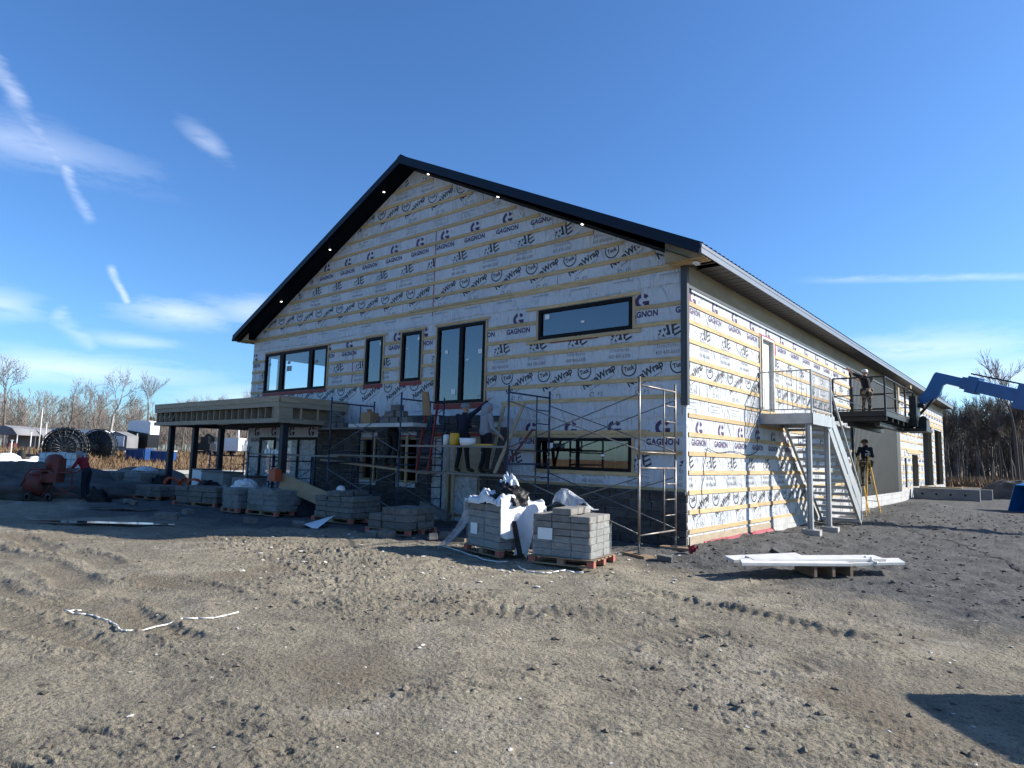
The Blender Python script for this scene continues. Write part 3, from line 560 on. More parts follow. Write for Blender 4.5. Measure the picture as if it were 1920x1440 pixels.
# charcoal siding panels between the wrapped stretches
y = 14.72
while y < 24.7:
    mb = MB(); w = min(0.92, 24.8-y); mb.box((0.032, y+w/2, 3.03), (0.035, w-0.004, 4.86))
    for q in range(4): mb.box((0.056, y+0.11+q*0.23, 3.03), (0.016, 0.035, 4.86))
    if w > 0.9: mb.build('siding_panel', ['siding'], SW)
    else:
        mb = MB(); mb.box((0.032, y+w/2, 3.03), (0.035, w-0.004, 4.86)); mb.build('siding_panel', ['siding'], SW)
    y += 0.92
ubox('siding_trim', (0.05, 14.68, 3.05), (0.07, 0.06, 4.9), 'trim', SW)
for r in range(5):
    y = 5.2+(0.2 if r % 2 else 0)
    while y < 28.2:
        z = -0.30+r*0.2
        if not (r == 4 and y < 6.9) and not (r >= 2 and y < 7.3 and zk(12) < z): ubox('foundation_block', (0.014, y+0.195, z+0.095), (0.022, 0.392, 0.192), 'block', SW)
        y += 0.4
# ------------------------------------------------------------------ windows
def bars(mb, x0, x1, z0, z1, w, y0, y1, mull=()):
    ym = (y0+y1)/2; t = y1-y0
    mb.box((x0+w/2, ym, (z0+z1)/2), (w, t, z1-z0)); mb.box((x1-w/2, ym, (z0+z1)/2), (w, t, z1-z0)); mb.box(((x0+x1)/2, ym, z0+w/2), (x1-x0-2*w, t, w)); mb.box(((x0+x1)/2, ym, z1-w/2), (x1-x0-2*w, t, w))
    for m_, mw in mull: mb.box((m_, ym, (z0+z1)/2), (mw, t, z1-z0-2*w))
def window(key, mull=(), w=0.085, stickers=()):
    a, b, c, d = WIN[key]; mb = MB(); bars(mb, a+.004, b-.004, c+.004, d-.004, w, -0.03, 0.07, mull); o = mb.build('window', ['black'], B)
    xs = [a+w]+[q for m_, mw in mull for q in (m_-mw/2, m_+mw/2)]+[b-w]
    for i in range(0, len(xs), 2): m2 = MB(); m2.add([(xs[i], 0.02, c+w), (xs[i+1], 0.02, c+w), (xs[i+1], 0.02, d-w), (xs[i], 0.02, d-w)], [(0, 1, 2, 3)]); m2.build('pane', ['glass'], o)
    for x, z, sx, sz, m_ in stickers: ubox('sticker', (x, 0.009, z), (sx, 0.004, sz), m_, o)
    return o
window('long', stickers=((-3.72, 5.30, 0.14, 0.12, 'sticker'), (-2.65, 5.06, 0.10, 0.05, 'sticker')))
window('tall', ((-6.68, 0.14),), stickers=((-7.28, 4.70, 0.11, 0.10, 'sticker'), (-5.98, 4.62, 0.14, 0.12, 'sticker'), (-6.45, 4.42, 0.10, 0.05, 'sticker'), (-6.95, 3.55, 0.16, 0.15, 'sticker')))
window('n1', stickers=((-10.25, 5.22, 0.09, 0.10, 'sticker'), (-10.62, 4.55, 0.08, 0.05, 'sticker')))
window('n2', stickers=((-8.48, 5.22, 0.10, 0.10, 'sticker'), (-8.95, 4.95, 0.08, 0.04, 'sticker')))
window('triple', ((-15.9, 0.24), (-14.03, 0.22)), stickers=((-16.75, 5.02, 0.12, 0.11, 'stickerg'), (-15.45, 5.0, 0.18, 0.10, 'stickerg'), (-15.42, 4.78, 0.32, 0.19, 'stickerg'), (-13.75, 4.92, 0.16, 0.10, 'stickerg')))
window('low', ((-2.75, 0.05),), 0.07, ((-3.55, 2.07, 0.16, 0.14, 'sticker'), (-2.05, 1.86, 0.10, 0.05, 'sticker')))
for k, x in (('l1', -10.25), ('l2', -8.75)):
    a, b, c, d = WIN[k]; mb = MB(); bars(mb, a+.004, b-.004, c+.004, d-.004, 0.06, 0.02, 0.12); o = mb.build('rough_window', ['osb'], B); mb = MB(); mb.box((x, -0.03, (c+d)/2), (0.09, 0.05, d-c+0.1)); mb.build('brace', ['pine_v'], o)
a, b, c, d = WIN['door']; mb = MB(); bars(mb, a+.004, b-.004, c+.004, d-.004, 0.11, -0.02, 0.08, ((-16.0, 0.10),)); DO = mb.build('door_frame', ['black'], B)
mb = MB(); mb.box(((a+b)/2-0.06, 0.03, (c+d)/2), (b-a-0.3, 0.02, d-c-0.22)); mb.build('plastic_sheet', ['film2'], DO)
a, b, c, d = WIN['side']; mb = MB(); bars(mb, a+.004, b-.004, c+.004, d-.004, 0.09, -0.02, 0.08, ((-14.5, 0.09),)); DO = mb.build('door_frame', ['black'], B)
mb = MB(); mb.box(((a+b)/2, 0.03, (c+d)/2), (b-a-0.2, 0.02, d-c-0.2)); mb.build('plastic_sheet', ['film2'], DO)
a, b, c, d = WIN['entry']; mb = MB(); mb.box(((a+b)/2, 0.06, (c+d)/2), (b-a-.01, 0.04, d-c-.01)); EN = mb.build('entry_sheathing', ['osb'], B)
for x0, x1, z0, z1 in ((-7.55, -6.95, 0.2, 1.5), (-6.85, -5.9, 0.2, 1.2), (-7.5, -6.6, 1.3, 2.22)):
    P = [[(x0+(x1-x0)*i/14, -0.02-0.03*random.random(), z0+(z1-z0)*j/14) for i in range(15)] for j in range(15)]; MB().grid(P).build('plastic_sheet', ['film2'], EN)
for x in (-7.0, -6.78): ubox('brace', (x, -0.05, 1.0), (0.09, 0.04, 2.1), 'pine_v', EN)
# ------------------------------------------------------------------ stone veneer, laid stone by stone
SM = [rough_box_mesh('stone_%d' % i, 'stone', i, 0.07) for i in range(6)]
def in_open(x0, x1, z0, z1, pad=0.02): return any(x1 > a-pad and x0 < b+pad and z1 > c-pad and z0 < d+pad for a, b, c, d in GOP)
def veneer(x0, x1, top):
    z = 0.0; r = 0
    while True:
        h = random.choice((0.20, 0.20, 0.27, 0.15)); x = x0
        if z+h*0.5 > max(top(x0), top(x1), top((x0+x1)/2)): break
        while x < x1-0.08:
            w = min(random.choice((0.34, 0.45, 0.55, 0.70, 0.28)), x1-x)
            if x1-x-w < 0.14: w = x1-x
            xe_ = x+w
            if not in_open(x, xe_, z, z+h):
                if z+h <= top((x+xe_)/2)+0.06: inst('stone', random.choice(SM), (x+w/2, -0.035-0.01*random.random(), z+h/2), (w-0.012, 0.09, h-0.012), GW)
            else:
                for a, b, c, d in GOP:      # trim the stone against the opening
                    if xe_ > a-0.02 and x < b+0.02 and z+h > c-0.02 and z < d+0.02:
                        if a-0.03-x > 0.07: inst('stone', random.choice(SM), ((x+a-0.03)/2, -0.04, z+h/2), (a-0.04-x, 0.09, h-0.012), GW)
                        if xe_-b-0.03 > 0.07: inst('stone', random.choice(SM), ((xe_+b+0.03)/2, -0.04, z+h/2), (xe_-b-0.04, 0.09, h-0.012), GW)
                        break
            x = xe_
        z += h; r += 1
mb = MB(); mb.box((-10.45, -0.004, 1.05), (0.001, 0.001, 0.001)); 
veneer(-13.25, -7.68, lambda x: 2.75 if x < -10.9 else 2.98); veneer(-5.78, -4.9, lambda x: 2.95 if x < -5.3 else 2.5); veneer(-4.9, 0.03, lambda x: 1.08)
for i in range(9): ubox('stone_ledge', (-4.65+i*0.55, -0.06, 1.10), (0.54, 0.13, 0.07), 'stone', GW)
for i in range(4): inst('stone', SM[i], (-7.4+i*0.5, -0.04, 2.52), (0.48, 0.09, 0.22), GW); inst('stone', SM[i+1], (-7.2+i*0.42, -0.04, 2.76), (0.40, 0.09, 0.22), GW)
# ------------------------------------------------------------------ printing on the wrap
_tc = {}
def text_mesh(body, size=1.0, bold=0.0, sx=1.0, shear=0.0, space=1.0):
    key = (body, bold, sx, shear, space)
    if key not in _tc:
        c = D.curves.new('lettering', 'FONT'); c.body = body; c.size = 1; c.offset = bold; c.shear = shear; c.space_character = space; c.align_x = 'CENTER'; c.align_y = 'CENTER'; c.resolution_u = 2; c.fill_mode = 'FRONT'
        o = D.objects.new('lettering', c); COL.objects.link(o); me = o.to_mesh()
        v = np.array([tuple(x.co) for x in me.vertices])[:, :2]; f = [tuple(p.vertices) for p in me.polygons]; o.to_mesh_clear(); D.objects.remove(o); D.curves.remove(c)
        v[:, 0] *= sx; _tc[key] = (v, f)
    return _tc[key]
def glyph_text(body, w=None, h=None, **kw):
    v, f = text_mesh(body, **kw); v = v.copy(); s = (w/(v[:, 0].max()-v[:, 0].min())) if w else 1; v *= s
    if h: v[:, 1] *= h/(v[:, 1].max()-v[:, 1].min())
    return v, f
def arc_poly(cx, cy, r0, r1, a0, a1, n=10):
    A = np.linspace(R(a0), R(a1), n); v = [(cx+r1*math.cos(t), cy+r1*math.sin(t)) for t in A]+[(cx+r0*math.cos(t), cy+r0*math.sin(t)) for t in A]
    return np.array(v), [(i, i+1, n+i+1, n+i) for i in range(n-1)]
def merge(parts):
    V = []; F_ = []; b = 0
    for v, f in parts: V.append(np.array(v)); F_ += [tuple(i+b for i in q) for q in f]; b += len(v)
    return np.concatenate(V), F_
def rotv(g, a, dx=0, dy=0): v, f = g; c, s = math.cos(a), math.sin(a); return np.stack([v[:, 0]*c-v[:, 1]*s+dx, v[:, 0]*s+v[:, 1]*c+dy], -1), f
GLYPH = {}
GLYPH['G'] = merge([arc_poly(-.012, 0, 0.055, 0.118, 98, 262, 14), arc_poly(.012, 0, 0.055, 0.118, 35, 82, 6), arc_poly(.012, 0, 0.055, 0.118, 278, 325, 6), (np.array([(0.0, -.005), (.118, -.005), (.118, -.07), (.07, -.07), (.06, -.045), (0.0, -.045)]), [(0, 1, 2, 3, 4, 5)])])
GLYPH['GAGNON'] = glyph_text('GAGNON', 0.56, 0.105, bold=0.042, sx=1.2, space=1.06)
GLYPH['NE'] = merge([(np.array(p), [tuple(range(len(p)))]) for p in (
    [(-.20, -.07), (-.14, -.05), (-.17, -.02)], [(-.19, .02), (-.12, .03), (-.14, -.03)], [(-.12, -.09), (-.06, -.10), (-.09, -.04)], [(-.10, .05), (-.04, .04), (-.07, -.02)], [(-.05, -.05), (.0, -.09), (-.01, -.02)],
    [(-.06, .14), (-.01, .15), (.045, -.08), (.0, -.07)], [(.045, .15), (.085, .16), (.11, -.07), (.07, -.06)], [(.09, .10), (.20, .15), (.21, .115), (.10, .065)], [(.10, .02), (.20, .06), (.205, .03), (.105, -.01)], [(.10, -.07), (.23, -.01), (.235, -.045), (.11, -.105)])])
GLYPH['struct'] = merge([rotv(glyph_text('Évolution', 0.33, 0.085, bold=0.004), 0, 0, 0.155), (np.array([(-.19, .10), (.19, .10), (.19, .094), (-.19, .094)]), [(3, 2, 1, 0)]), rotv(glyph_text('Structures', 0.36, 0.065, bold=0.0, space=1.15), 0, 0, 0.045), rotv(glyph_text('450 430-6300', 0.40, 0.06, bold=0.006), 0, 0, -0.06)])
GLYPH['tuck'] = merge([arc_poly(0, 0, 0.168, 0.19, 0, 180, 18), arc_poly(0, 0.008, 0.160, 0.19, 180, 360, 18), rotv(glyph_text('Tuck', 0.26, 0.11, bold=0.035), R(14))])
GLYPH['nova'] = merge([rotv(glyph_text('NovaWrap', 0.80, 0.19, bold=0.036), R(27)), rotv((np.array([(-.3, -.135), (.34, -.135), (.34, -.142), (-.3, -.142)]), [(3, 2, 1, 0)]), R(27)), rotv(glyph_text('House Wrap Membrane', 0.42, 0.03), R(27), 0.10, -0.10)])
GLYPH['fs'] = merge([rotv(glyph_text('FS', 0.10, 0.07), 0, 0.10, 0), arc_poly(-.06, 0, .03, .045, 0, 200, 8), (np.array([(-.12, -.02), (-.02, -.02), (-.02, -.03), (-.12, -.03)]), [(3, 2, 1, 0)])])
GLYPH['small'] = merge([glyph_text('INSTALLER SELON LES INSTRUCTIONS', 0.42, 0.028, bold=0.01), rotv(glyph_text('DU FABRICANT', 0.22, 0.02), 0, 0, -0.06), (np.array([(-.24, -.105), (.24, -.105), (.24, -.112), (-.24, -.112)]), [(3, 2, 1, 0)])])
def gscale(k, f): GLYPH[k] = (GLYPH[k][0]*f, GLYPH[k][1])
for k, f in (('G', 1.42), ('GAGNON', 1.40), ('NE', 1.30), ('struct', 1.42), ('tuck', 1.03), ('nova', 1.2), ('fs', 1.4), ('small', 1.25)): gscale(k, f)
INK = {'G': 'ink_purple', 'GAGNON': 'ink_purple', 'NE': 'ink_black', 'struct': 'ink_grey', 'tuck': 'ink_black', 'nova': 'ink_black', 'fs': 'ink_grey', 'small': 'ink_grey'}
ROWS = [('G', 0, 0), ('GAGNON', -0.01, -0.31), ('NE', 0.63, -0.74), ('struct', 0.61, -1.13), ('tuck', -0.34, -1.51), ('nova', 0.06, -1.66), ('fs', -0.03, -2.06), ('small', -0.04, -2.31)]
def print_row(key, pts, keep, place, parent, name):
    v, f = GLYPH[key]; mb = MB()
    for px, pz in pts:
        c = np.array([v[list(q)].mean(0) for q in f]); ok = [keep(px+a, pz+b) for a, b in c]
        ff = [q for q, k in zip(f, ok) if k]
        if ff: mb.add([place(px+a, pz+b) for a, b in v], ff)
    if mb.f: tag(mb.build(name, [INK[key]], parent), kind='stuff')
def gkeep(x, z):
    if not (-BW+0.05 < x < -0.08) or z > zs(x)-0.06 or z < 0.3: return False
    if any(a-0.03 < x < b+0.03 and c-0.03 < z < d+0.03 for a, b, c, d in GOP): return False
    if x < -7.68 and x > -13.25 and z < 2.98: return False
    if -5.8 < x < -4.9 and z < 2.98: return False
    if -7.7 < x < -5.7 and z < 3.2: return False
    return not (z < 1.12 and x > -13.3)
def skeep(y, z): return 0.1 < y < 42.2 and not (14.6 < y < 24.95) and 0.3 < z < 5.45 and not any(a-0.05 < y < b+0.05 and c-0.05 < z < d+0.05 for a, b, c, d in SOP)
for base, ph, x0, x1 in ((2.48, -0.54, -18.2, 0), (5.34, -1.04, -18.2, 0), (8.17, -9.78, -18, -7.95), (8.18, -7.51, -7.85, 0), (11.03, -8.97, -18, 0)):
    for key, dx, dz in ROWS:
        xs = [ph+dx+1.2*i for i in range(-20, 21)]; pts = [(x, base+dz) for x in xs if x0+0.1 < x < x1+0.2]
        print_row(key, pts, lambda x, z: gkeep(x, z) and x0 <= x <= x1, lambda x, z: (x, -0.0026, z), GW, 'printed_lettering')
for base, ph in ((2.48, 0.64), (5.34, 0.35)):
    for key, dx, dz in ROWS:
        pts = [(ph+dx+1.225*i, base+dz) for i in range(-1, 36)]
        print_row(key, pts, skeep, lambda y, z: (0.0026, y, z), SW, 'printed_lettering')
# power cord draped down the long wall
mb = MB(); pts = []
for t in np.linspace(0, 1, 40):
    if t < 0.45: q = t/0.45; y = 4.35-3.45*q; z = 2.15-0.12*math.sin(q*9)*0.6-0.18*math.sin(q*PI)
    else: q = (t-.45)/.55; y = 0.9-0.35*q+0.04*math.sin(q*20); z = 2.0-1.4*q
    pts.append((0.035, y, z))
mb.path(pts, 0.008, 5); mb.build('wall_cord', ['cable'], SW)
mb = MB(); mb.path([(0.04, 4.2, 3.75), (0.05, 3.75, 3.1), (0.05, 3.4, 2.5)], 0.008, 5); mb.path([(0.04, 4.2, 3.75), (0.05, 4.2, 3.0), (0.05, 4.15, 2.3)], 0.008, 5); mb.build('wall_cord', ['cable'], SW)
# ------------------------------------------------------------------ entrance canopy
CN = thing('entrance_canopy', 'flat wooden entrance canopy on dark steel posts, left of the building', 'canopy', (-16.1, -1.2, 0))
cx0, cx1, cy0 = -20.5, -11.75, -2.46
mb = MB(); mb.box(((cx0+cx1)/2, (cy0-0.02)/2-0.02, 3.385), (cx1-cx0, -cy0-0.08, 0.04)); mb.box(((cx0-18.02)/2, 0.65, 3.385), (-18.02-cx0, 1.3, 0.04)); mb.build('roof_deck', ['osb'], CN)
for (z0, z1, off, m) in ((3.24, 3.42, 0.0, 'canopy'), (3.095, 3.236, 0.018, 'greywood'), (2.615, 2.75, 0.022, 'greywood')):
    L = (cx1-cx0)/2
    for i in range(2): ubox('fascia_board', (cx0+L*(i+0.5), cy0-0.01+off, (z0+z1)/2), (L-0.006, 0.03, z1-z0), m, CN)
    ubox('fascia_board', (cx1+0.012-off, (cy0)/2, (z0+z1)/2), (0.03, -cy0-0.05, z1-z0), m, CN); ubox('fascia_board', (cx0-0.012+off, (cy0+1.3)/2, (z0+z1)/2), (0.03, 1.3-cy0-0.04, z1-z0), m, CN)
n = 21
for i in range(n+1):
    x = cx0+0.05+(cx1-cx0-0.1)*i/n
    if i < 4 and i > 0:
        mb = MB(); mb.bar((x, cy0+0.05, 2.78), (x, cy0+0.05, 3.07), 0.04, 0.09, (0, 1, 0)); mb.bar((x, cy0+0.1, 2.78), (x+0.35, cy0+0.1, 3.07), 0.035, 0.06, (0, 1, 0)); mb.build('open_web_truss', ['greywood'], CN)
    elif i < n: ubox('joist', (x, (cy0-0.0)/2-0.0, 2.925), (0.04, -cy0-0.12, 0.335), 'greywood', CN)
ubox('joist_end', (cx1-0.18, cy0+0.035, 2.925), (0.30, 0.035, 0.34), 'greywood', CN); ubox('joist_end', (cx1-0.03, cy0+0.25, 2.925), (0.035, 0.45, 0.34), 'greywood', CN)
for y in (-1.7, -1.1, -0.5): ubox('side_stud', (cx1-0.03, y, 2.925), (0.035, 0.05, 0.34), 'pine_v', CN)
mb = MB(); mb.box(((cx0+cx1)/2, cy0+0.3, 2.69), (cx1-cx0-0.1, 0.16, 0.14)); mb.box(((cx0+cx1)/2, -0.2, 2.69), (cx1-cx0-0.1, 0.16, 0.14)); mb.box((cx0+0.35, -0.6, 2.69), (0.16, 3.6, 0.14)); mb.box((cx1-0.35, -1.2, 2.69), (0.16, 1.9, 0.14)); mb.build('steel_beam', ['poststeel'], CN)
for x, y in ((-20.2, -1.9), (-20.2, -1.0), (-20.2, 0.05), (-12.02, -2.08)):
    mb = MB(); z0 = gzb(x, y)-0.1; mb.box((x, y, (2.62+z0)/2), (0.19, 0.19, 2.62-z0)); mb.box((x, y, z0+0.12), (0.34, 0.34, 0.03)); mb.build('post', ['poststeel'], CN)
# ------------------------------------------------------------------ balcony and outside stair
ST = thing('balcony_stair', 'galvanised steel balcony and stair against the sunlit long wall', 'staircase', (0.7, 6.5, 0))
py0, py1, pw, pz = 4.44, 6.38, 1.33, 3.07
mb = MB()
mb.box((pw/2, py0+0.02, pz-0.14), (pw, 0.02, 0.28)); mb.box((pw-0.01, (py0+py1)/2, pz-0.14), (0.02, py1-py0-0.02, 0.28)); mb.box((pw/2, py1-0.02, pz-0.14), (pw, 0.02, 0.28)); mb.box((0.05, (py0+py1)/2, pz-0.14), (0.02, py1-py0-0.06, 0.28))
for z in (pz-0.275,): mb.box((pw/2, py0+0.05, z), (pw-0.04, 0.08, 0.012)); mb.box((pw-0.05, (py0+py1)/2, z), (0.08, py1-py0-0.2, 0.012))
PF = mb.build('platform_frame', ['galv'], ST)
for i in range(8): ubox('deck_plank', (0.06+0.16*i+0.02, (py0+py1)/2, pz-0.02), (0.15, py1-py0-0.06, 0.03), 'galv', PF)
for x, y in ((1.20, 4.52), (1.20, 6.25)):
    z0 = gzb(x, y); mb = MB(); mb.box((x, y, (pz-0.28+z0+0.12)/2), (0.11, 0.012, pz-0.28-z0-0.12)); mb.box((x-0.055, y, (pz-0.28+z0+0.12)/2), (0.012, 0.11, pz-0.28-z0-0.12)); mb.box((x+0.055, y, (pz-0.28+z0+0.12)/2), (0.012, 0.11, pz-0.28-z0-0.12)); mb.box((x, y, z0+0.14), (0.2, 0.2, 0.02)); mb.build('post', ['galv'], ST)
    ubox('footing', (x+0.02, y, z0+0.0), (0.42, 0.36, 0.26), 'conc', ST, (0, 0, 0.1))
mb = MB(); zt = 4.17
for p, q in (((0.03, py0+0.03, zt), (pw-0.03, py0+0.03, zt)), ((0.03, py0+0.03, pz+0.1), (pw-0.03, py0+0.03, pz+0.1)), ((pw-0.03, py0+0.03, zt), (pw-0.03, py1-0.03, zt)), ((pw-0.03, py0+0.03, pz+0.1), (pw-0.03, py1-0.03, pz+0.1))): mb.bar(p, q, 0.04, 0.03)
for x, y in ((0.03, py0+0.03), (pw-0.03, py0+0.03), (pw-0.03, py1-0.03)): mb.box((x, y, (pz+zt)/2), (0.045, 0.045, zt-pz))
RL = mb.build('railing', ['galv'], ST)
for i in range(1, 11): mb = MB(); mb.tube((0.03+i*0.116, py0+0.03, pz+0.1), (0.03+i*0.116, py0+0.03, zt), 0.007, n=6); mb.build('baluster', ['galv'], RL)
for i in range(1, 16): mb = MB(); mb.tube((pw-0.03, py0+0.03+i*0.118, pz+0.1), (pw-0.03, py0+0.03+i*0.118, zt), 0.007, n=6); mb.build('baluster', ['galv'], RL)
sy0, sz0, sy1, sz1 = 6.36, 2.95, 9.75, 0.12
for x, nm in ((0.14, 'inner'), (1.27, 'outer')):
    mb = MB(); mb.bar((x, sy0-0.25, sz0-0.02), (x, sy1, sz1-0.02), 0.012, 0.27); mb.bar((x+(0.03 if nm == 'inner' else -0.03), sy0-0.25, sz0-0.18), (x+(0.03 if nm == 'inner' else -0.03), sy1, sz1-0.18), 0.07, 0.012); mb.build('stringer', ['galv'], ST)
mb = MB(); mb.prism([(sy0-0.1, sz0+0.05), (sy1-0.05, sz1+0.20), (sy1-0.05, sz1+0.72), (sy0-0.02, sz0+0.35)], 1.285, 1.297, 'x'); GP = mb.build('guard_panel', ['galv'], ST)
mb = MB(); mb.bar((1.29, sy0-0.05, sz0+0.98), (1.29, sy1-0.1, sz1+0.92), 0.045, 0.045); mb.bar((1.29, sy1-0.1, sz1+0.92), (1.29, sy1-0.08, sz1), 0.04, 0.04, (0, 1, 0)); mb.build('handrail', ['galv'], ST)
for i in range(14):
    t = (i+0.5)/14; y = sy0+(sy1-sy0)*t; z = sz0-0.08+(sz1-sz0)*t
    mb = MB(); mb.box((0.705, y, z), (1.10, 0.245, 0.022)); mb.box((0.705, y-0.12, z-0.035), (1.10, 0.012, 0.07)); mb.build('tread', ['galv'], ST)
# ------------------------------------------------------------------ scaffolding
def scaf_frame(mb, x, y0, y1, z0, z1, legs=True):      # walk-through ladder frame in the plane x = const
    for y in (y0, y1): mb.tube((x, y, z0), (x, y, z1), 0.024, n=7)
    mb.tube((x, y0, z1-0.16), (x, y1, z1-0.16), 0.021, n=7); mb.tube((x, y0, z0+0.12), (x, y1, z0+0.12), 0.018, n=6)
    ym = y1-0.50; mb.tube((x, ym, z0+0.12), (x, ym, z1-0.16), 0.016, n=6)
    n = 4
    for i in range(1, n): z = z0+0.12+(z1-z0-0.28)*i/n; mb.tube((x, ym, z), (x, y1, z), 0.014, n=6)
def scaffold(label, frames, lifts, ya=-1.95, yb=-0.43, mats=('scaf',), braces=True, planks=()):
    T = thing('scaffold', label, 'scaffold', ((frames[0]+frames[-1])/2, (ya+yb)/2, 0), 0, 'scaffold towers along the gable')
    for fi, x in enumerate(frames):
        for li, (z0, z1) in enumerate(lifts):
            mb = MB(); scaf_frame(mb, x, ya, yb, z0, z1); mb.build('frame', [mats[fi % len(mats)]], T)
        for y in (ya, yb):
            mb = MB(); g = gzb(x, y); mb.tube((x, y, g+0.05), (x, y, lifts[0][0]+0.05), 0.016, n=6); mb.box((x, y, g+0.06), (0.15, 0.15, 0.012)); mb.tube((x-0.07, y, lifts[0][0]-0.02), (x+0.07, y, lifts[0][0]-0.02), 0.012, n=6); mb.build('jack', ['scafg'], T)
            ubox('sole_block', (x+random.uniform(-.04, .04), y, g+0.025), (0.62, 0.24, 0.05), 'palletwood', T, (0, 0, random.uniform(-.4, .4)))
    for a, b in zip(frames[:-1], frames[1:]):
        for z0, z1 in lifts:
            for y in (ya, yb):
                for p, q in (((a, y-0.03, z0+0.16), (b, y-0.03, z1-0.34)), ((a, y-0.05, z1-0.34), (b, y-0.05, z0+0.16))): mb = MB(); mb.tube(p, q, 0.013, n=6); mb.build('cross_brace', ['scafg'], T)
    return T
scaffold('two-lift scaffold tower with bare steel legs, nearest the sunlit corner', (-3.27, -0.05), ((0.26, 1.78), (1.80, 3.35)), mats=('scaf', 'scafb'))
scaffold('two-lift blue scaffold tower in front of the stone veneer, left of the two workers', (-9.85, -6.85), ((0.20, 1.66), (1.68, 3.34)))
scaffold('one-lift blue scaffold at the canopy end of the stone veneer', (-13.1, -10.9), ((0.2, 1.62),), ya=-1.75, yb=-0.35)
scaffold('one-lift blue scaffold standing among the canopy posts', (-17.6, -14.9), ((0.2, 1.72),), ya=-1.6, yb=-0.3)
def plank(label, p, q, w=0.24, t=0.045, m='plank', cat='plank', up=(0, 0, 1), group=None):
    p = np.array(p, float); q = np.array(q, float); c = (p+q)/2; mb = MB(); mb.bar(p-c, q-c, w, t, up); o = mb.build('plank', [m], None); o.location = tuple(c); return tag(o, label, cat, group)
plank('grey plank the two workers stand on, lower front board', (-7.1, -1.25, 1.33), (-3.2, -1.25, 1.33))
plank('grey plank the two workers stand on, lower back board', (-7.1, -0.95, 1.33), (-3.2, -0.95, 1.33))
plank('material plank at waist height in front of the two workers, carrying the yellow jug', (-6.9, -1.80, 1.985), (-3.25, -1.80, 1.985))
plank('long plank at the left scaffold, running under the bottles to the stone wall', (-14.3, -1.72, 1.66), (-9.6, -1.72, 1.66), 0.28)
plank('long plank beside the blue tower at mid height, front board', (-10.1, -1.70, 1.70), (-6.6, -1.70, 1.70), 0.26)
plank('dirty plank beside the blue tower at mid height, board at the wall', (-10.1, -0.75, 1.70), (-6.6, -0.75, 1.70), 0.26)
plank('pale aluminium plank high on the blue tower, holding stacked stone', (-9.3, -1.5, 2.53), (-6.6, -1.5, 2.53), 0.48, 0.10, 'alu')
plank('long pale plank sloping down behind the cross braces', (-11.3, -1.1, 1.54), (-6.4, -1.2, 1.30), 0.30, 0.05, 'tan')
plank('weathered plank on top of the blue tower beside the canopy', (-12.0, -0.8, 2.50), (-9.5, -0.8, 2.50), 0.5, 0.05)
# loads on the planks
MS = [rough_box_mesh('masonry_%d' % i, 'masonry', 40+i, 0.02) for i in range(5)]
def loose_blocks(label, c, n, spread, seed, size=(0.36, 0.2, 0.17), group='stone blocks stacked on the scaffold planks'):
    rnd = random.Random(seed); T = thing('stone_stack', label, 'stone stack', c, 0, group); k = 0; lay = 0
    while k < n:
        m = max(1, int(round((n-k)*0.55)))
        for i in range(m):
            o = inst('block', MS[k % 5], np.array(c)+np.array(((i-(m-1)/2)*spread, rnd.uniform(-.03, .03), size[2]*(lay+0.5))), (size[0]*rnd.uniform(.8, 1), size[1], size[2]-0.008), T, (0, 0, rnd.uniform(-.1, .1))); k += 1
            if k >= n: break
        lay += 1
loose_blocks('grey stone blocks on the aluminium plank by the tall window', (-7.6, -1.45, 2.58), 6, 0.38, 1); loose_blocks('grey stone blocks on the top plank beside the canopy roof', (-11.3, -0.8, 2.53), 5, 0.4, 2)
mb = MB(); mb.box((0, 0, 0.16), (0.42, 0.3, 0.32)); mb.box((-0.13, 0.1, 0.36), (0.2, 0.02, 0.16), rotm(0.5)); o = mb.build('cardboard_box', ['card']); o.location = (-8.75, -1.45, 2.58); tag(o, 'open cardboard box on the aluminium scaffold plank', 'box')
mb = MB(); mb.lathe([(0.05, 0), (0.055, 0.16), (0.03, 0.2), (0.0, 0.2)], n=10); o = mb.build('bottle', ['white']); o.location = (-9.1, -1.4, 2.58); tag(o, 'small white bottle beside the cardboard box on the scaffold', 'bottle')
J = thing('water_jug', 'yellow water jug on the plank between the two workers', 'jug', (-5.05, -1.80, 2.008))
mb = MB(); mb.lathe([(0.0, 0), (0.105, 0), (0.115, 0.05), (0.115, 0.27), (0.10, 0.29), (0.0, 0.29)], n=16); mb.build('body', ['yellow'], J, False); mb = MB(); mb.lathe([(0.0, 0.29), (0.09, 0.29), (0.085, 0.335), (0.0, 0.335)], n=16); mb.build('lid', ['blackm'], J, False)
J = thing('spray_can', 'small white can left of the yellow jug', 'can', (-5.33, -1.80, 2.008)); mb = MB(); mb.lathe([(0.0, 0), (0.075, 0), (0.075, 0.24), (0.05, 0.26), (0, 0.26)], n=12); mb.build('body', ['white'], J, False); mb = MB(); mb.lathe([(0, 0.26), (0.045, 0.26), (0.045, 0.36), (0, 0.36)], n=12); mb.build('cap', ['blackm'], J, False)
J = thing('bucket', 'white bucket on the plank in front of the grey-hooded worker', 'bucket', (-4.62, -1.80, 2.008)); mb = MB(); mb.lathe([(0.0, 0), (0.17, 0), (0.20, 0.17), (0.19, 0.17), (0.16, 0.02), (0, 0.02)], n=18); mb.build('pail', ['white'], J, False); mb = MB(); mb.path([(0.2*math.cos(t), -0.04, 0.16-0.14*math.sin(t)) for t in np.linspace(0, PI, 9)], 0.006, 5); mb.build('handle', ['rope'], J, False)
o = MB(); o.box((0, 0, 0.02), (0.55, 0.06, 0.04)); o = o.build('spirit_level', ['yellow']); o.location = (-4.12, -1.80, 2.008); tag(o, 'yellow level lying on the plank right of the bucket', 'level')
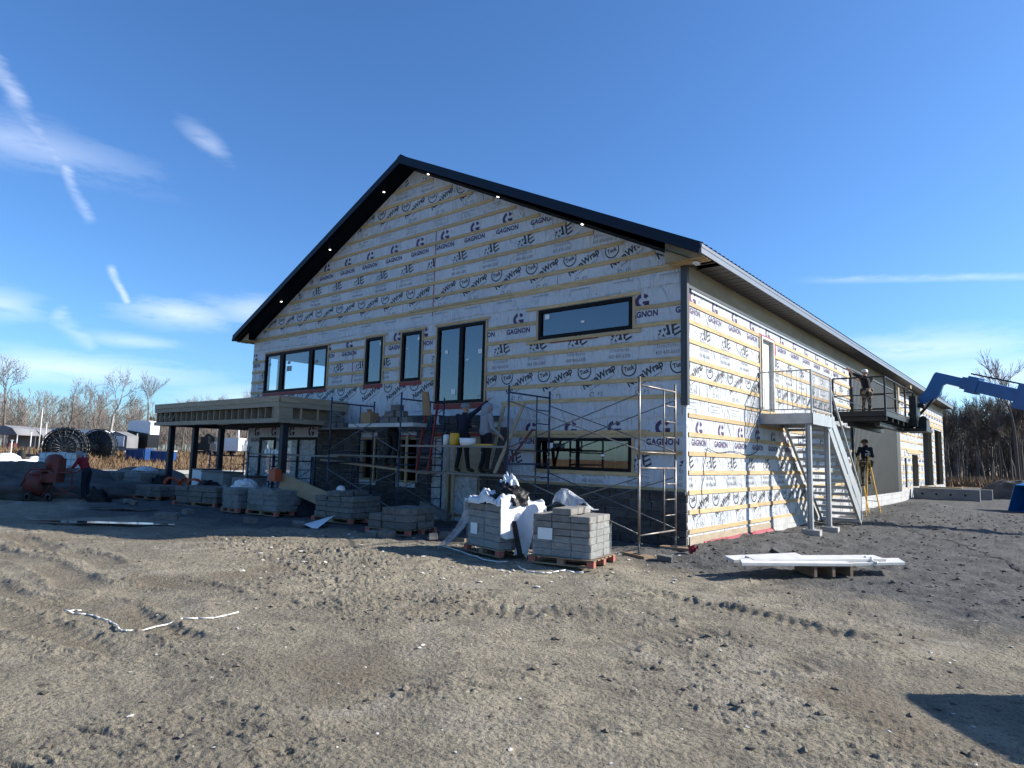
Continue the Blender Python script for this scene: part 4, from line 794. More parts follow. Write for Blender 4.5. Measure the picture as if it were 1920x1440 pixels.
for i, (x, s) in enumerate(((-13.55, .9), (-13.35, 1.2), (-13.15, .8), (-12.95, 1.0), (-12.8, 0.7))):
    mb = MB(); mb.box((0, 0, 0.07*s), (0.13, 0.1, 0.14*s)); mb.lathe([(0.02, 0.14*s), (0.02, 0.17*s), (0, 0.17*s)], n=8); o = mb.build('bottle', ['white']); o.location = (x, -1.72, 1.685); tag(o, ('leftmost', 'second from the left', 'middle', 'second from the right', 'rightmost')[i]+' of five small white containers on the plank under the canopy', 'container', 'white containers on the left plank')
# stepladder with a draped hood, leaning frame, red brace
LD = thing('ladder', 'red and blue ladder standing against the wall left of the workers', 'ladder', (-6.55, -1.35, 1.35))
mb = MB(); mb.bar((-6.62, -1.55, 1.36), (-6.72, -1.15, 3.18), 0.03, 0.08); mb.bar((-6.30, -1.45, 1.36), (-6.45, -1.05, 3.12), 0.03, 0.08); mb.build('rail', ['red'], LD)
for i in range(5): mb = MB(); z = 1.6+i*0.3; t = (z-1.36)/1.8; mb.tube((-6.62-.1*t, -1.55+.4*t, z), (-6.30-.15*t, -1.45+.4*t, z), 0.016, n=6); mb.build('rung', ['scaf'], LD)
mb = MB(); P = []
for j in range(7):
    t = j/6; P.append([(-6.62+0.13*math.cos(a)*(1-0.3*t)+0.1*(1-t), -1.35+0.10*math.sin(a), 2.78+0.62*t) for a in np.linspace(0, 2*PI, 11)])
mb.grid(P); o = mb.build('paper_roll', ['card'], LD)
FR = thing('lumber_frame', 'pale leaning lumber frame right of the grey-hooded worker', 'lumber frame', (-4.35, -0.7, 1.35))
for p, q in (((-4.55, -0.55, 3.05), (-4.02, -0.5, 3.05)), ((-4.0, -0.48, 3.1), (-4.28, -1.2, 1.37)), ((-4.62, -0.50, 3.1), (-4.75, -0.9, 1.37))): mb = MB(); mb.bar(p, q, 0.085, 0.04, (0, 1, 0)); mb.build('stud', ['pine_v'], FR)
mb = MB(); mb.bar((-3.62, -0.6, 2.45), (-4.25, -1.05, 1.36), 0.05, 0.03, (0, 1, 0)); o = mb.build('red_brace', ['redp']); tag(o, 'red diagonal brace beside the lower window', 'brace')
# ------------------------------------------------------------------ pallets with masonry
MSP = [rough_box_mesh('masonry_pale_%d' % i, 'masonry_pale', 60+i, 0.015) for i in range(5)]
def pallet(label, c, rz, w=1.2, d=1.0, red=True, group='wooden pallets under the masonry', nboard=3):
    T = thing('pallet', label, 'pallet', c, rz, group)
    for y in (-d/2+0.05, 0, d/2-0.05):
        ubox_l('bottom_board', (0, y, 0.012), (w, 0.1, 0.02), 'palletwood', T)
        for x in (-w/2+0.06, 0, w/2-0.06): ubox_l('block', (x, y, 0.062), (0.12, 0.1, 0.08), 'palletred' if (red and abs(x) > 0.1) else 'palletwood', T)
    for i in range(6): ubox_l('top_board', (0, -d/2+0.07+i*(d-0.14)/5, 0.115), (w, 0.11, 0.02), 'palletwood', T)
    return T
def ubox_l(name, c, sz, m, T, rot=(0, 0, 0)):
    L = np.array(root_loc(T)); return ubox(name, np.array(c)+L, sz, m, T, rot)
def stack(label, c, rz, w, d, layers, size, drop=(), group='masonry stacks on pallets', jit=0.01, film=0, seed=0, top=None, ms=None):
    rnd = random.Random(seed); T = thing('stone_stack', label, 'stone stack', c, rz, group); L = np.array(c)
    bw, bd, bh = size; nx = max(1, int(round(w/bw))); ny = max(1, int(round(d/bd)))
    for k in range(layers):
        for i in range(nx):
            for j in range(ny):
                if 0 < i < nx-1 and 0 < j < ny-1 and k < layers-1: continue        # hidden core
                if k >= layers-2 and (k, i, j) in drop: continue
                if k == layers-1 and top is not None and not top(i/(nx-1 or 1), j/(ny-1 or 1)): continue
                inst('block', (ms or MS)[rnd.randrange(5)], L+np.array((-w/2+(i+0.5)*w/nx+rnd.uniform(-jit, jit), -d/2+(j+0.5)*d/ny+rnd.uniform(-jit, jit), (k+0.5)*bh)), (w/nx-0.008, d/ny-0.008, bh-0.006), T, (0, 0, rnd.uniform(-jit, jit)*2))
    return T
def film_wrap(T, w, d, z0, z1, name='stretch_film', m='film', sides=(0, 1, 2, 3)):
    L = np.array(root_loc(T)); e = 0.018; C_ = [(-w/2-e, -d/2-e), (w/2+e, -d/2-e), (w/2+e, d/2+e), (-w/2-e, d/2+e)]
    for s_ in sides:
        a = np.array(C_[s_]); b = np.array(C_[(s_+1) % 4]); nrm = np.array((b[1]-a[1], -(b[0]-a[0]))); nrm = nrm/np.linalg.norm(nrm); P = []
        for j in range(9):
            P.append([])
            for i in range(15):
                q = a+(b-a)*i/14+nrm*(0.008*random.random()); zz = z0+(z1-z0)*j/8*(1+(0.10*math.sin(i*0.9) if j == 8 else 0)); P[-1].append((L[0]+q[0], L[1]+q[1], L[2]+zz))
        mb = MB(); mb.grid(P); mb.build(name, [m], T)
# two big pallets in the sun
c1 = np.array((0.18, -3.86)); c0 = np.array((-1.01, -4.03)); 
def ped(u0, v0, u1, v1, u2, v2):       # left-front, front-right, back-right ground pixels -> centre, angle, width, depth
    a, b, c = on(u0, v0, 2, 0)[:2], on(u1, v1, 2, 0)[:2], on(u2, v2, 2, 0)[:2]; return a, b, c
a, b, c = ped(990, 1056, 1113, 1070, 1161, 1052); rz1 = math.atan2(b[1]-a[1], b[0]-a[0]); u = np.array((math.cos(rz1), math.sin(rz1))); nv = np.array((-u[1], u[0])); w1 = np.linalg.norm(b-a); d1 = 1.0; pc = (a+b)/2+nv*d1/2; pcz = gzb(*pc)+0.02
pallet('pallet with a red corner under the open stone stack in the sun', (pc[0], pc[1], pcz), rz1, w1, d1)
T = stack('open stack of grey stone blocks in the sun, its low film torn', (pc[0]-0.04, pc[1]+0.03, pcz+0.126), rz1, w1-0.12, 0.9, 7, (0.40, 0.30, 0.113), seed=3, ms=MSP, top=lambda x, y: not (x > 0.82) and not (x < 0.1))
film_wrap(T, w1-0.12, 0.9, 0.0, 0.30, sides=(0,)); film_wrap(T, w1-0.12, 0.9, 0.0, 0.55, sides=(1,)); ubox_l('label_sheet', (-0.28, -0.475, 0.36), (0.27, 0.004, 0.19), 'sticker', T)
mb = MB(); L = np.array(root_loc(T)); P = []
for j in range(6):
    t = j/5; P.append([(L[0]-0.5+0.9*i/9+0.0*t, L[1]+0.25-0.15*t*math.sin(i), L[2]+0.79+0.06*math.sin(i*1.3)+(0.34*math.exp(-((i-3)/2.0)**2))*math.sin(t*PI)+0.03*random.random()) for i in range(10)])
mb.grid(P); mb.build('loose_film', ['film2'], T)
a, b, c = ped(858, 1030, 935, 1049, 992, 1036); rz2 = math.atan2(b[1]-a[1], b[0]-a[0]); u2 = np.array((math.cos(rz2), math.sin(rz2))); n2 = np.array((-u2[1], u2[0])); w2 = 1.15; pc2 = b-u2*w2/2+n2*0.5; pcz2 = gzb(*pc2)+0.02
pallet('pallet under the stone stack covered with white plastic', (pc2[0], pc2[1], pcz2), rz2, w2, 1.0)
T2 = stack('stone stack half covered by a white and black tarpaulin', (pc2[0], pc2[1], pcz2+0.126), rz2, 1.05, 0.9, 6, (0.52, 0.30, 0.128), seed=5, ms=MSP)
film_wrap(T2, 1.05, 0.9, 0.0, 0.62, sides=(0,)); film_wrap(T2, 1.05, 0.9, 0.0, 0.25, sides=(1,)); ubox_l('label_sheet', (-0.28, -0.475, 0.30), (0.22, 0.004, 0.20), 'sticker', T2)
def tarp(label, T, w, d, z, seed, mats, lump=0.25, cat='tarpaulin', droop=(0.1, 0.5, 0.1, 0.2), name='tarpaulin'):
    rnd = np.random.RandomState(seed); L = np.array(root_loc(T)); rz = T.rotation_euler[2]; N = 34; P = []
    for j in range(N):
        row = []
        for i in range(N):
            s = -0.75+1.5*i/(N-1); t = -0.75+1.5*j/(N-1); x = s*w; y = t*d; ex = max(0, abs(x)-w/2-0.02); ey = max(0, abs(y)-d/2-0.02)
            lim = droop[1] if x > 0 and ex > ey else (droop[3] if x < 0 and ex > ey else (droop[0] if y < 0 else droop[2]))
            k = 0.0
            if ex > 0 or ey > 0: k = -min(lim, (ex+ey)*lim/0.22); x = np.sign(x)*min(abs(x), w/2+0.03+0.02*rnd.rand()+0.04*min(1, ex*5)); y = np.sign(y)*min(abs(y), d/2+0.03+0.03*rnd.rand())
            wr = float(fbm(np.array([i*0.23+seed]), np.array([j*0.23]), seed, 3)[0])
            zz = z+k+0.02+lump*max(0, wr-0.42)*1.8*(1 if k > -0.05 else 0.25)+0.012*rnd.rand(); row.append((x, y, zz))
        P.append(row)
    mb = MB(); mb.grid(P); o = mb.build(name, mats, None); o.location = tuple(L); o.rotation_euler = (0, 0, rz); return tag(o, label, cat)
tarp('white plastic cover bunched over the left sunlit stone stack', T2, 1.08, 0.92, 0.785, 12, ['tarp'], 0.30, droop=(0.06, 0.62, 0.15, 0.35))
def drape(label, m, c, sx, sy, sz, seed, name='tarpaulin', cat='tarpaulin', rz=0):
    P = []
    for j in range(20):
        ph = (j/19)*PI/2; row = []
        for i in range(33):
            th = 2*PI*(i % 32)/32; f_ = float(fbm(np.array([4+3*math.cos(th)*math.cos(ph)+seed]), np.array([4+3*math.sin(th)*math.cos(ph)+2*ph]), seed, 3)[0])-.5; k = 1+0.9*f_; row.append((sx*math.cos(th)*math.cos(ph)*k, sy*math.sin(th)*math.cos(ph)*k, sz*math.sin(ph)*(1+.9*f_)-0.02))
        P.append(row)
    mb = MB(); mb.grid(P); o = mb.build(name, [m]); o.location = tuple(map(float, c)); o.rotation_euler = (0, 0, rz); return tag(o, label, cat)
zt2 = pcz2+0.126+0.78; q = pc2+u2*0.30-n2*0.10; drape('crumpled black tarpaulin on the white-covered stone stack', 'btarp', (q[0], q[1], zt2), .36, .30, .36, 41, rz=rz2)
q = pc2+u2*0.16-n2*0.02; drape('white plastic fold standing above the black tarpaulin', 'tarp', (q[0], q[1], zt2+.10), .20, .16, .42, 47, 'plastic_fold', 'plastic sheet', rz2)
q = b-u2*w2-n2*0.05; P = [[(q[0]-0.5*t+0.1*math.sin(4*s_), q[1]-0.12*t+0.25*s_, 0.02+(0.75-0.72*t**.7)*(.9+.1*math.sin(7*s_))) for s_ in np.linspace(0, 1, 10)] for t in np.linspace(0, 1, 14)]; mb = MB(); mb.grid(P); o = mb.build('loose_film', ['film2']); tag(o, 'torn clear film trailing left of the white-covered stack', 'plastic sheet')
mb = MB(); mid = (pc+pc2)/2; P = [[(mid[0]+0.28*(s-0.5)-0.10+0.08*t, mid[1]-0.35+0.10*math.sin(3*s)+0.22*t, 0.04+0.85*t+0.05*math.sin(4*s)) for s in np.linspace(0, 1, 10)] for t in np.linspace(0, 1, 12)]
mb.grid(P); o = mb.build('tarpaulin', ['tarp']); tag(o, 'blue-white tarpaulin hanging between the two sunlit stone stacks', 'tarpaulin')
mb = MB(); P = [[(mid[0]-0.26+0.10*s+0.18*(1-t), mid[1]-0.42+0.03*s, 0.03+0.62*t) for s in np.linspace(0, 1, 5)] for t in np.linspace(0, 1, 8)]; mb.grid(P); o = mb.build('tarpaulin', ['btarp']); tag(o, 'black edge of tarpaulin hanging beside the hanging white one', 'tarpaulin')
def strap_line(label, pts, r=0.012, m='rope', name='strapping', seed=0):
    rnd = random.Random(seed); q = []
    for (x0, y0), (x1, y1) in zip(pts[:-1], pts[1:]):
        n = max(2, int(math.hypot(x1-x0, y1-y0)/0.12))
        for i in range(n): t = i/n; x = x0+(x1-x0)*t+rnd.uniform(-.012, .012); y = y0+(y1-y0)*t+rnd.uniform(-.012, .012); q.append((x, y, gz(x, y)+r*1.2+0.008*rnd.random()))
    mb = MB(); mb.path(q, r, 5); o = mb.build(name, [m]); return tag(o, label, 'strapping')
def gpx(*uv): return [tuple(on(u, v, 2, 0.02)[:2]) for u, v in uv]
strap_line('long white strap lying on the mud in the left foreground', gpx((118, 1150), (160, 1152), (205, 1160), (225, 1180), (240, 1182), (290, 1170), (340, 1158), (400, 1155), (468, 1140)), 0.009, seed=1)
strap_line('short white strap curled at the left end of the long one', gpx((120, 1148), (140, 1143), (165, 1142)), 0.008, seed=2)
strap_line('white strapping trailing in front of the white-covered stack', gpx((826, 1024), (870, 1034), (905, 1046), (935, 1051), (968, 1050)), 0.012, seed=3)
strap_line('white strapping looped below the open stone stack', gpx((973, 1058), (990, 1066), (1020, 1070), (1060, 1066), (1112, 1070)), 0.012, seed=4)
strap_line('thin dark cable crossing the gravel on the right', gpx((1640, 968), (1730, 1000), (1800, 1020), (1900, 1060), (2000, 1120)), 0.006, 'cable', 'ground_cable', 5)
# pallets in the building's shade
def shade_pallet(u, v, rz, w, d, layers, size, plab, slab, seed, red=True, z=None, wrapz=None, top=None):
    p = on(u, v, 2, 0); c = (p[0], p[1], gzb(p[0], p[1])+0.02); pallet(plab, c, rz, w, d, red); T = stack(slab, (c[0], c[1], c[2]+0.126), rz, w-0.08, d-0.08, layers, size, seed=seed, jit=0.03, top=top)
    if wrapz: film_wrap(T, w-0.08, d-0.08, 0, wrapz)
    return T
TE = shade_pallet(752, 1000, 0.15, 1.25, 1.0, 3, (0.42, 0.3, 0.15), 'pallet with a salmon end block just left of the sunlit stacks', 'low stone stack whose block ends catch the sun', 21, top=lambda x, y: x > 0.25)
T_D = shade_pallet(650, 978, 0.12, 1.45, 1.1, 5, (0.46, 0.5, 0.13), 'pallet under the stepped stone stack with the cap', 'stepped stone stack with a white cap on top', 22, top=lambda x, y: 0.2 < x < 0.7)
shade_pallet(520, 965, 0.10, 1.35, 1.1, 4, (0.62, 0.5, 0.14), 'pallet under the pale stack with a paper label', 'pale square stone stack with a paper label on its face', 23, wrapz=0.6)
shade_pallet(455, 960, 0.10, 0.8, 0.9, 3, (0.4, 0.3, 0.18), 'narrow pallet under the film-topped stack', 'narrow stone stack with loose film on top', 24, wrapz=0.6)
shade_pallet(392, 948, 0.25, 1.9, 1.2, 3, (0.62, 0.55, 0.155), 'long pallet in front of the canopy posts', 'long low stone stack with a small white tag', 25)
shade_pallet(300, 936, 0.2, 1.4, 1.1, 2, (0.45, 0.36, 0.17), 'pallet below the orange tangle at the left canopy post', 'low stone stack below the orange tangle', 26)
shade_pallet(268, 930, 0.2, 1.0, 1.0, 4, (0.5, 0.5, 0.18), 'pallet under the film-wrapped stack by the left post', 'film-wrapped stone stack by the left canopy post', 27, wrapz=0.78)
shade_pallet(222, 926, 0.2, 1.15, 1.0, 4, (0.5, 0.5, 0.18), 'leftmost pallet of the shaded row', 'leftmost film-wrapped stone stack of the shaded row', 28, wrapz=0.78)
for u_, v_, z_, sx_, sy_, sz_, m_, lab_ in ((455, 956, .70, .34, .3, .22, 'tarp', 'bunched film on the narrow stone stack'), (300, 932, .50, .4, .3, .3, 'btarp', 'black bag on the low stack below the orange tangle'), (395, 944, .62, .5, .35, .14, 'btarp', 'dark cloth on the long low stone stack'), (268, 926, .90, .42, .36, .15, 'tarp', 'bunched film on the stack by the left post')):
    p = on(u_, v_, 2, 0); drape(lab_, m_, (p[0], p[1], z_), sx_, sy_, sz_, int(u_))
for k_, (u_, v_) in enumerate(((702, 1004), (725, 1008), (560, 985), (470, 980), (352, 962), (250, 948), (238, 944), (835, 1006), (812, 1012))):
    p = on(u_, v_, 2, 0.03); o = inst('block_piece', MS[k_ % 5], (p[0], p[1], gz(p[0], p[1])+.06), (.34-.02*k_, .19, .14), None, (.1*(k_ % 3), .08, .5*k_)); tag(o, ('broken stone block at the corner of the low sunlit-end stack', 'stone offcut in front of the low sunlit-end stack', 'stone offcut in front of the pale labelled stack', 'stone offcut in front of the narrow stack', 'stone offcut left of the long low stack', 'stone offcut before the stack by the left post', 'stone offcut before the leftmost shaded stack', 'stone offcut left of the white-covered stack', 'small stone offcut beside the short timber')[k_], 'block', 'stone offcuts on the ground')
L = root_loc(T_D); CP = thing('cap', 'white cap lying on the stepped stone stack', 'cap', (L[0]-0.05, L[1]-0.2, L[2]+0.65)); mb = MB(); mb.lathe([(0.11, 0), (0.115, 0.04), (0.09, 0.10), (0.04, 0.125), (0, 0.13)], n=14); mb.build('crown', ['whitepaint'], CP, False); mb = MB(); mb.prism([(-0.09, -0.08), (0.09, -0.08), (0.07, -0.20), (-0.07, -0.20)], 0.0, 0.012, 'z'); mb.build('peak', ['ink_grey'], CP, False)
p = on(312, 972, 2, 0.05); o = inst('concrete_block', MS[1], (p[0], p[1], gz(p[0], p[1])+0.08), (0.52, 0.2, 0.17), None, (0, 0, 0.9)); tag(o, 'single loose concrete block on the shaded gravel', 'block')
p = on(815, 985, 2, 0); o = MB(); o.box((0, 0, 0), (0.95, 0.2, 0.19)); o = o.build('stone_sill', ['masonry']); o.location = (p[0], p[1], 0.36); o.rotation_euler = (0, 0.30, 0.1); tag(o, 'long stone sill tilted on the low stack', 'stone sill')
p = on(840, 1012, 2, 0); o = MB(); o.box((0, 0, 0.045), (1.0, 0.10, 0.09)); o = o.build('timber', ['palletwood']); o.location = (p[0], p[1], gz(p[0], p[1])); o.rotation_euler = (0, 0, 0.05); tag(o, 'short timber on the ground left of the white-covered stack', 'timber')
p = on(575, 965, 2, 0)
mb = MB(); P = [[(1.0*math.cos(a_)*t*0.75, 0.45*math.sin(a_)*t-0.1, 0.78*(1-t**2.2)*(0.8+0.2*math.sin(a_*2))+0.02) for a_ in np.linspace(0, 2*PI, 19)] for t in np.linspace(0.02, 1, 9)]; mb.grid(P); o = mb.build('tarpaulin', ['btarp']); o.location = (p[0], p[1], gz(p[0], p[1])); o.rotation_euler = (0, 0, 0.5); tag(o, 'humped black tarpaulin beside the pale labelled stack', 'tarpaulin')
p = on(592, 988, 2, 0); mb = MB(); P = [[(-0.4+0.8*s, -0.25+0.5*t, 0.02+0.30*s*t+0.03*math.sin(5*s)) for s in np.linspace(0, 1, 8)] for t in np.linspace(0, 1, 8)]; mb.grid(P); o = mb.build('plastic_sheet', ['tarp']); o.location = (p[0], p[1], gz(p[0], p[1])); tag(o, 'bluish white plastic sheet below the black tarpaulin', 'plastic sheet')
p = on(560, 935, 1, -2.2); mb = MB(); mb.bar((-10.9, -2.75, 0.95), (-9.0, -2.3, 0.42), 0.06, 0.42, (0, 0, 1)); o = mb.build('leaning_board', ['tan']); tag(o, 'wide tan board sloping behind the pale labelled stack', 'board')
mb = MB(); mb.box((0, 0, 0.16), (0.32, 0.2, 0.32)); mb.box((0, 0, 0.35), (0.2, 0.04, 0.05)); o = mb.build('gas_can', ['orange']); o.location = (-10.9, -2.95, 0.93); tag(o, 'red plastic can at the top of the tan board', 'can')
for (u, v, lab) in ((328, 905, 'orange and red hose tangle at the left canopy post'), (372, 908, 'red bundle between the canopy posts')):
    p = on(u, v, 1, -2.6); rnd = random.Random(u); mb = MB(); pts = [(0.34*math.cos(k*0.55)*(0.7+0.3*rnd.random()), 0.26*math.sin(k*0.62), 0.22+0.18*math.sin(k*0.9)+0.05*rnd.random()) for k in range(40)]; mb.path(pts, 0.03, 6); o = mb.build('hose_tangle', ['orange']); o.location = (p[0], p[1], p[2]-0.25); tag(o, lab, 'hose')
for i, (x, y, w, h, lab) in enumerate(((-16.9, -2.0, 0.7, 1.0, 'pale grey crate leftmost under the canopy'), (-15.6, -2.1, 1.5, 0.95, 'wide grey crate in the middle under the canopy'), (-14.2, -1.9, 0.9, 0.85, 'greenish crate nearest the wrapped wall under the canopy'))):
    T = thing('crate', lab, 'crate', (x, y, 0)); mb = MB(); mb.box((0, 0, 0.06+h/2), (w, 0.7, h)); mb.build('body', ['conc_d' if i else 'white'], T, False); mb = MB(); mb.box((0, 0, 0.03), (w+0.05, 0.72, 0.06)); mb.build('base', ['trim'], T, False); mb = MB(); mb.box((0, 0, 0.08+h), (w+0.03, 0.73, 0.04)); mb.build('lid', ['trim'], T, False)
# boards on blocks, right foreground
a = on(1372, 1056, 2, 0.2); b = on(1692, 1054, 2, 0.2); ax_ = np.array((b[0]-a[0], b[1]-a[1])); Lb = np.linalg.norm(ax_); rzb = math.atan2(ax_[1], ax_[0]); mid = ((a+b)/2)[:2]
g0 = gzb(*mid)
for i, (s0, s1, off, dz, tilt, lab) in enumerate(((0.0, 0.62, -0.16, 0, 0.012, 'white board with a sawn left end, front of the board pile'), (0.10, 0.86, 0.0, 0.03, 0.0, 'long white board on top of the board pile, tied with string'), (0.02, 0.44, 0.20, 0.02, -0.03, 'short white board sticking up at the back of the board pile'), (0.5, 1.0, -0.05, -0.02, -0.01, 'white board with a slanted right end under the long one'))):
    mb = MB(); l_ = (s1-s0)*Lb; mb.prism([(-l_/2, -0.14), (l_/2-(0.12 if i == 3 else 0), -0.14), (l_/2, 0.14), (-l_/2+(0.12 if i == 0 else 0), 0.14)], -0.02, 0.02, 'z'); o = mb.build('board', ['whitepaint']); cc = mid+ax_*((s0+s1)/2-0.5)+np.array((-math.sin(rzb), math.cos(rzb)))*off
    o.location = (cc[0], cc[1], g0+0.235+dz); o.rotation_euler = (0.10, tilt, rzb+(0.03 if i == 2 else 0)); tag(o, lab, 'board', 'white boards on the gravel')
T = thing('pallet', 'small crate-like pallet under the white boards', 'pallet', (mid[0]+0.05, mid[1]+0.02, g0), rzb, 'wooden pallets under the masonry')
for x in (-0.32, 0, 0.32): ubox_l('runner', (x, 0, 0.10), (0.05, 0.5, 0.15), 'palletwood', T)
for y in (-0.2, 0, 0.2): ubox_l('top_board', (0, y, 0.185), (0.8, 0.1, 0.02), 'palletwood', T)
p = mid+ax_*0.28; mb = MB(); mb.path([(0.04*math.sin(k*1.1), -0.22+0.02*k, 0.28-0.006*(k-10)**2*0.12+0.02*math.sin(k*2.0)) for k in range(22)], 0.014, 5); o = mb.build('string_knot', ['rope']); o.location = (p[0], p[1], g0); o.rotation_euler = (0, 0, rzb); tag(o, 'white string knotted round the board pile', 'string')
p = on(1700, 985, 2, 0)
for u, v, lab in ((1297, 1036, 'crumpled red tape at the foot of the near corner'),):
    p = on(u, v, 2, 0.05); rnd = random.Random(5); mb = MB(); mb.grid([[(0.16*s-0.08+0.03*rnd.random(), 0.12*t-0.06+0.03*rnd.random(), 0.02+0.2*rnd.random()) for s in np.linspace(0, 1, 6)] for t in np.linspace(0, 1, 6)], smooth=False); o = mb.build('red_tape', ['redtape']); o.location = (p[0], p[1], gz(p[0], p[1])); tag(o, lab, 'tape')
p = on(1246, 1046, 2, 0.05); o = inst('block_piece', MS[2], (p[0], p[1], gz(p[0], p[1])+0.05), (0.26, 0.14, 0.10), None, (0.1, 0.1, 0.4)); tag(o, 'pale broken block between the scaffold feet at the corner', 'block')
p = on(1455, 1035, 2, 0.05); o = inst('rock', SM[3], (p[0], p[1], gz(p[0], p[1])+0.05), (0.22, 0.16, 0.14), None, (0.3, 0.5, 0.4)); tag(o, 'brown rock on the gravel above the white boards', 'rock')
# ------------------------------------------------------------------ people
def cone_caps(mb, p, q, r1, r2, n=10):
    p = np.array(p, float); q = np.array(q, float); d = q-p; L = np.linalg.norm(d); d = d/L if L > 1e-6 else np.array((0, 0, 1.0))
    up = np.array((0, 0, 1.0)) if abs(d[2]) < 0.9 else np.array((1.0, 0, 0)); a = np.cross(d, up); a /= np.linalg.norm(a); b = np.cross(d, a); prof = []
    for t in np.linspace(-PI/2+0.15, 0, 4): prof.append((r1*math.cos(t), r1*math.sin(t)))
    for t in np.linspace(0, PI/2-0.15, 4): prof.append((r2*math.cos(t), L+r2*math.sin(t)))
    v = []
    for r, z in prof:
        for i in range(n): t = 2*PI*i/n; v.append(p+d*z+(a*math.cos(t)+b*math.sin(t))*r)
    k = len(prof); f = [(j*n+i, j*n+(i+1) % n, (j+1)*n+(i+1) % n, (j+1)*n+i) for j in range(k-1) for i in range(n)]+[tuple(reversed(range(n))), tuple(range((k-1)*n, k*n))]
    mb.add(v, f)
def person(label, loc, rz, J, zones, mats, head=(0, 0.02, 1.60), extra=(), scale=1.0):
    """J: joints in the body's own frame (x right, y forward, z up from the soles); zones name the cloth of each limb"""
    Cs = []
    def c(a, b, r1, r2, z): Cs.append((np.array(J[a] if isinstance(a, str) else a, float), np.array(J[b] if isinstance(b, str) else b, float), r1, r2, z))
    top, leg = zones['top'], zones['leg']
    c('pelvis', 'waist', 0.135, 0.128, leg); c('waist', 'chest', 0.135, 0.155, top); c('chest', 'neckb', 0.150, 0.085, top)
    for s in 'LR':
        c('hip'+s, 'hip'+s, 0.105, 0.105, leg); c('pelvis', 'hip'+s, 0.125, 0.105, leg); c('hip'+s, 'knee'+s, 0.098, 0.064, leg); c('knee'+s, 'ank'+s, 0.066, 0.050, leg); c('ank'+s, 'toe'+s, 0.052, 0.045, 'boot')
        c('chest', 'sh'+s, 0.115, 0.076, top); c('sh'+s, 'el'+s, 0.066, 0.052, top); c('el'+s, 'wr'+s, 0.050, 0.036, zones.get('fore', top))
        w, e = np.array(J['wr'+s], float), np.array(J['el'+s], float); d = (w-e)/np.linalg.norm(w-e); side = np.cross(d, (0, 0, 1.0)); side = side/np.linalg.norm(side) if np.linalg.norm(side) > 0.2 else np.array((1.0, 0, 0)); nrm = np.cross(side, d)
        c(w+d*0.02, w+d*0.075, 0.036, 0.034, 'hand')
        for k in range(4): b0 = w+d*0.085+side*(k-1.5)*0.021; m_ = b0+d*(0.032+0.006*(k in (1, 2)))-nrm*0.008; c(b0, m_, 0.0115, 0.011, 'hand'); c(m_, m_+d*0.022-nrm*0.022, 0.011, 0.010, 'hand')
        b0 = w+d*0.035+side*0.034; c(b0, b0+d*0.035+side*0.022-nrm*0.01, 0.0135, 0.011, 'hand')
    h = np.array(head, float); c('neckb', h-(0, 0.0, 0.06), 0.062, 0.058, zones.get('neck', 'skin'))
    c(h+(0, -0.012, 0.035), h+(0, 0.012, 0.03), 0.094, 0.090, zones.get('hair', 'skin')); c(h+(0, 0.035, -0.045), h+(0, 0.045, -0.075), 0.060, 0.050, 'skin'); c(h+(0, 0.098, -0.012), h+(0, 0.112, -0.03), 0.014, 0.016, 'skin')
    for s in (-1, 1): c(h+(0.092*s, 0.0, -0.01), h+(0.094*s, -0.005, 0.02), 0.018, 0.016, 'skin')
    for a, b, r1, r2, z in extra: c(a, b, r1, r2, z)
    mb = MB()
    for a, b, r1, r2, z in Cs: cone_caps(mb, a, b, r1, r2)
    me = D.meshes.new('tmp'); me.from_pydata(mb.v, [], mb.f); t = D.objects.new('tmp', me); COL.objects.link(t)
    m = t.modifiers.new('r', 'REMESH'); m.mode = 'VOXEL'; m.voxel_size = 0.0115; m2 = t.modifiers.new('s', 'SMOOTH'); m2.iterations = 3; m2.factor = 0.5
    dg = bpy.context.evaluated_depsgraph_get(); ev = t.evaluated_get(dg); out = D.meshes.new_from_object(ev); D.objects.remove(t)
    n = len(out.polygons); cen = np.empty(n*3); out.polygons.foreach_get('center', cen); cen = cen.reshape(-1, 3); best = np.full(n, 1e9); mi = np.zeros(n, int); names = []
    for a, b, r1, r2, z in Cs:
        if z not in names: names.append(z)
        ab = b-a; q = np.clip(((cen-a)@ab)/max(ab@ab, 1e-9), 0, 1); dd = np.linalg.norm(cen-(a+q[:, None]*ab), axis=1)-(r1+(r2-r1)*q); k = dd < best; best[k] = dd[k]; mi[k] = names.index(z)
    for z in names: out.materials.append(MT[mats[z]])
    out.polygons.foreach_set('material_index', mi.astype(np.int32)); out.polygons.foreach_set('use_smooth', np.ones(n, bool)); out.name = 'person'
    o = D.objects.new('person', out); COL.objects.link(o); o.location = tuple(map(float, loc)); o.rotation_euler = (0, 0, rz); o.scale = (scale,)*3; return tag(o, label, 'person')
def stand(**kw):
    J = dict(pelvis=(0, 0, .95), waist=(0, 0, 1.08), chest=(0, 0.0, 1.30), neckb=(0, 0.0, 1.45), hipL=(-.10, 0, .90), hipR=(.10, 0, .90), kneeL=(-.11, .02, .49), kneeR=(.11, .02, .49), ankL=(-.12, -.02, .09), ankR=(.12, -.02, .09), toeL=(-.14, .13, .05), toeR=(.14, .13, .05),
             shL=(-.18, 0, 1.40), shR=(.18, 0, 1.40), elL=(-.23, -.02, 1.12), elR=(.23, -.02, 1.12), wrL=(-.22, .12, .90), wrR=(.22, .12, .90)); J.update(kw); return J
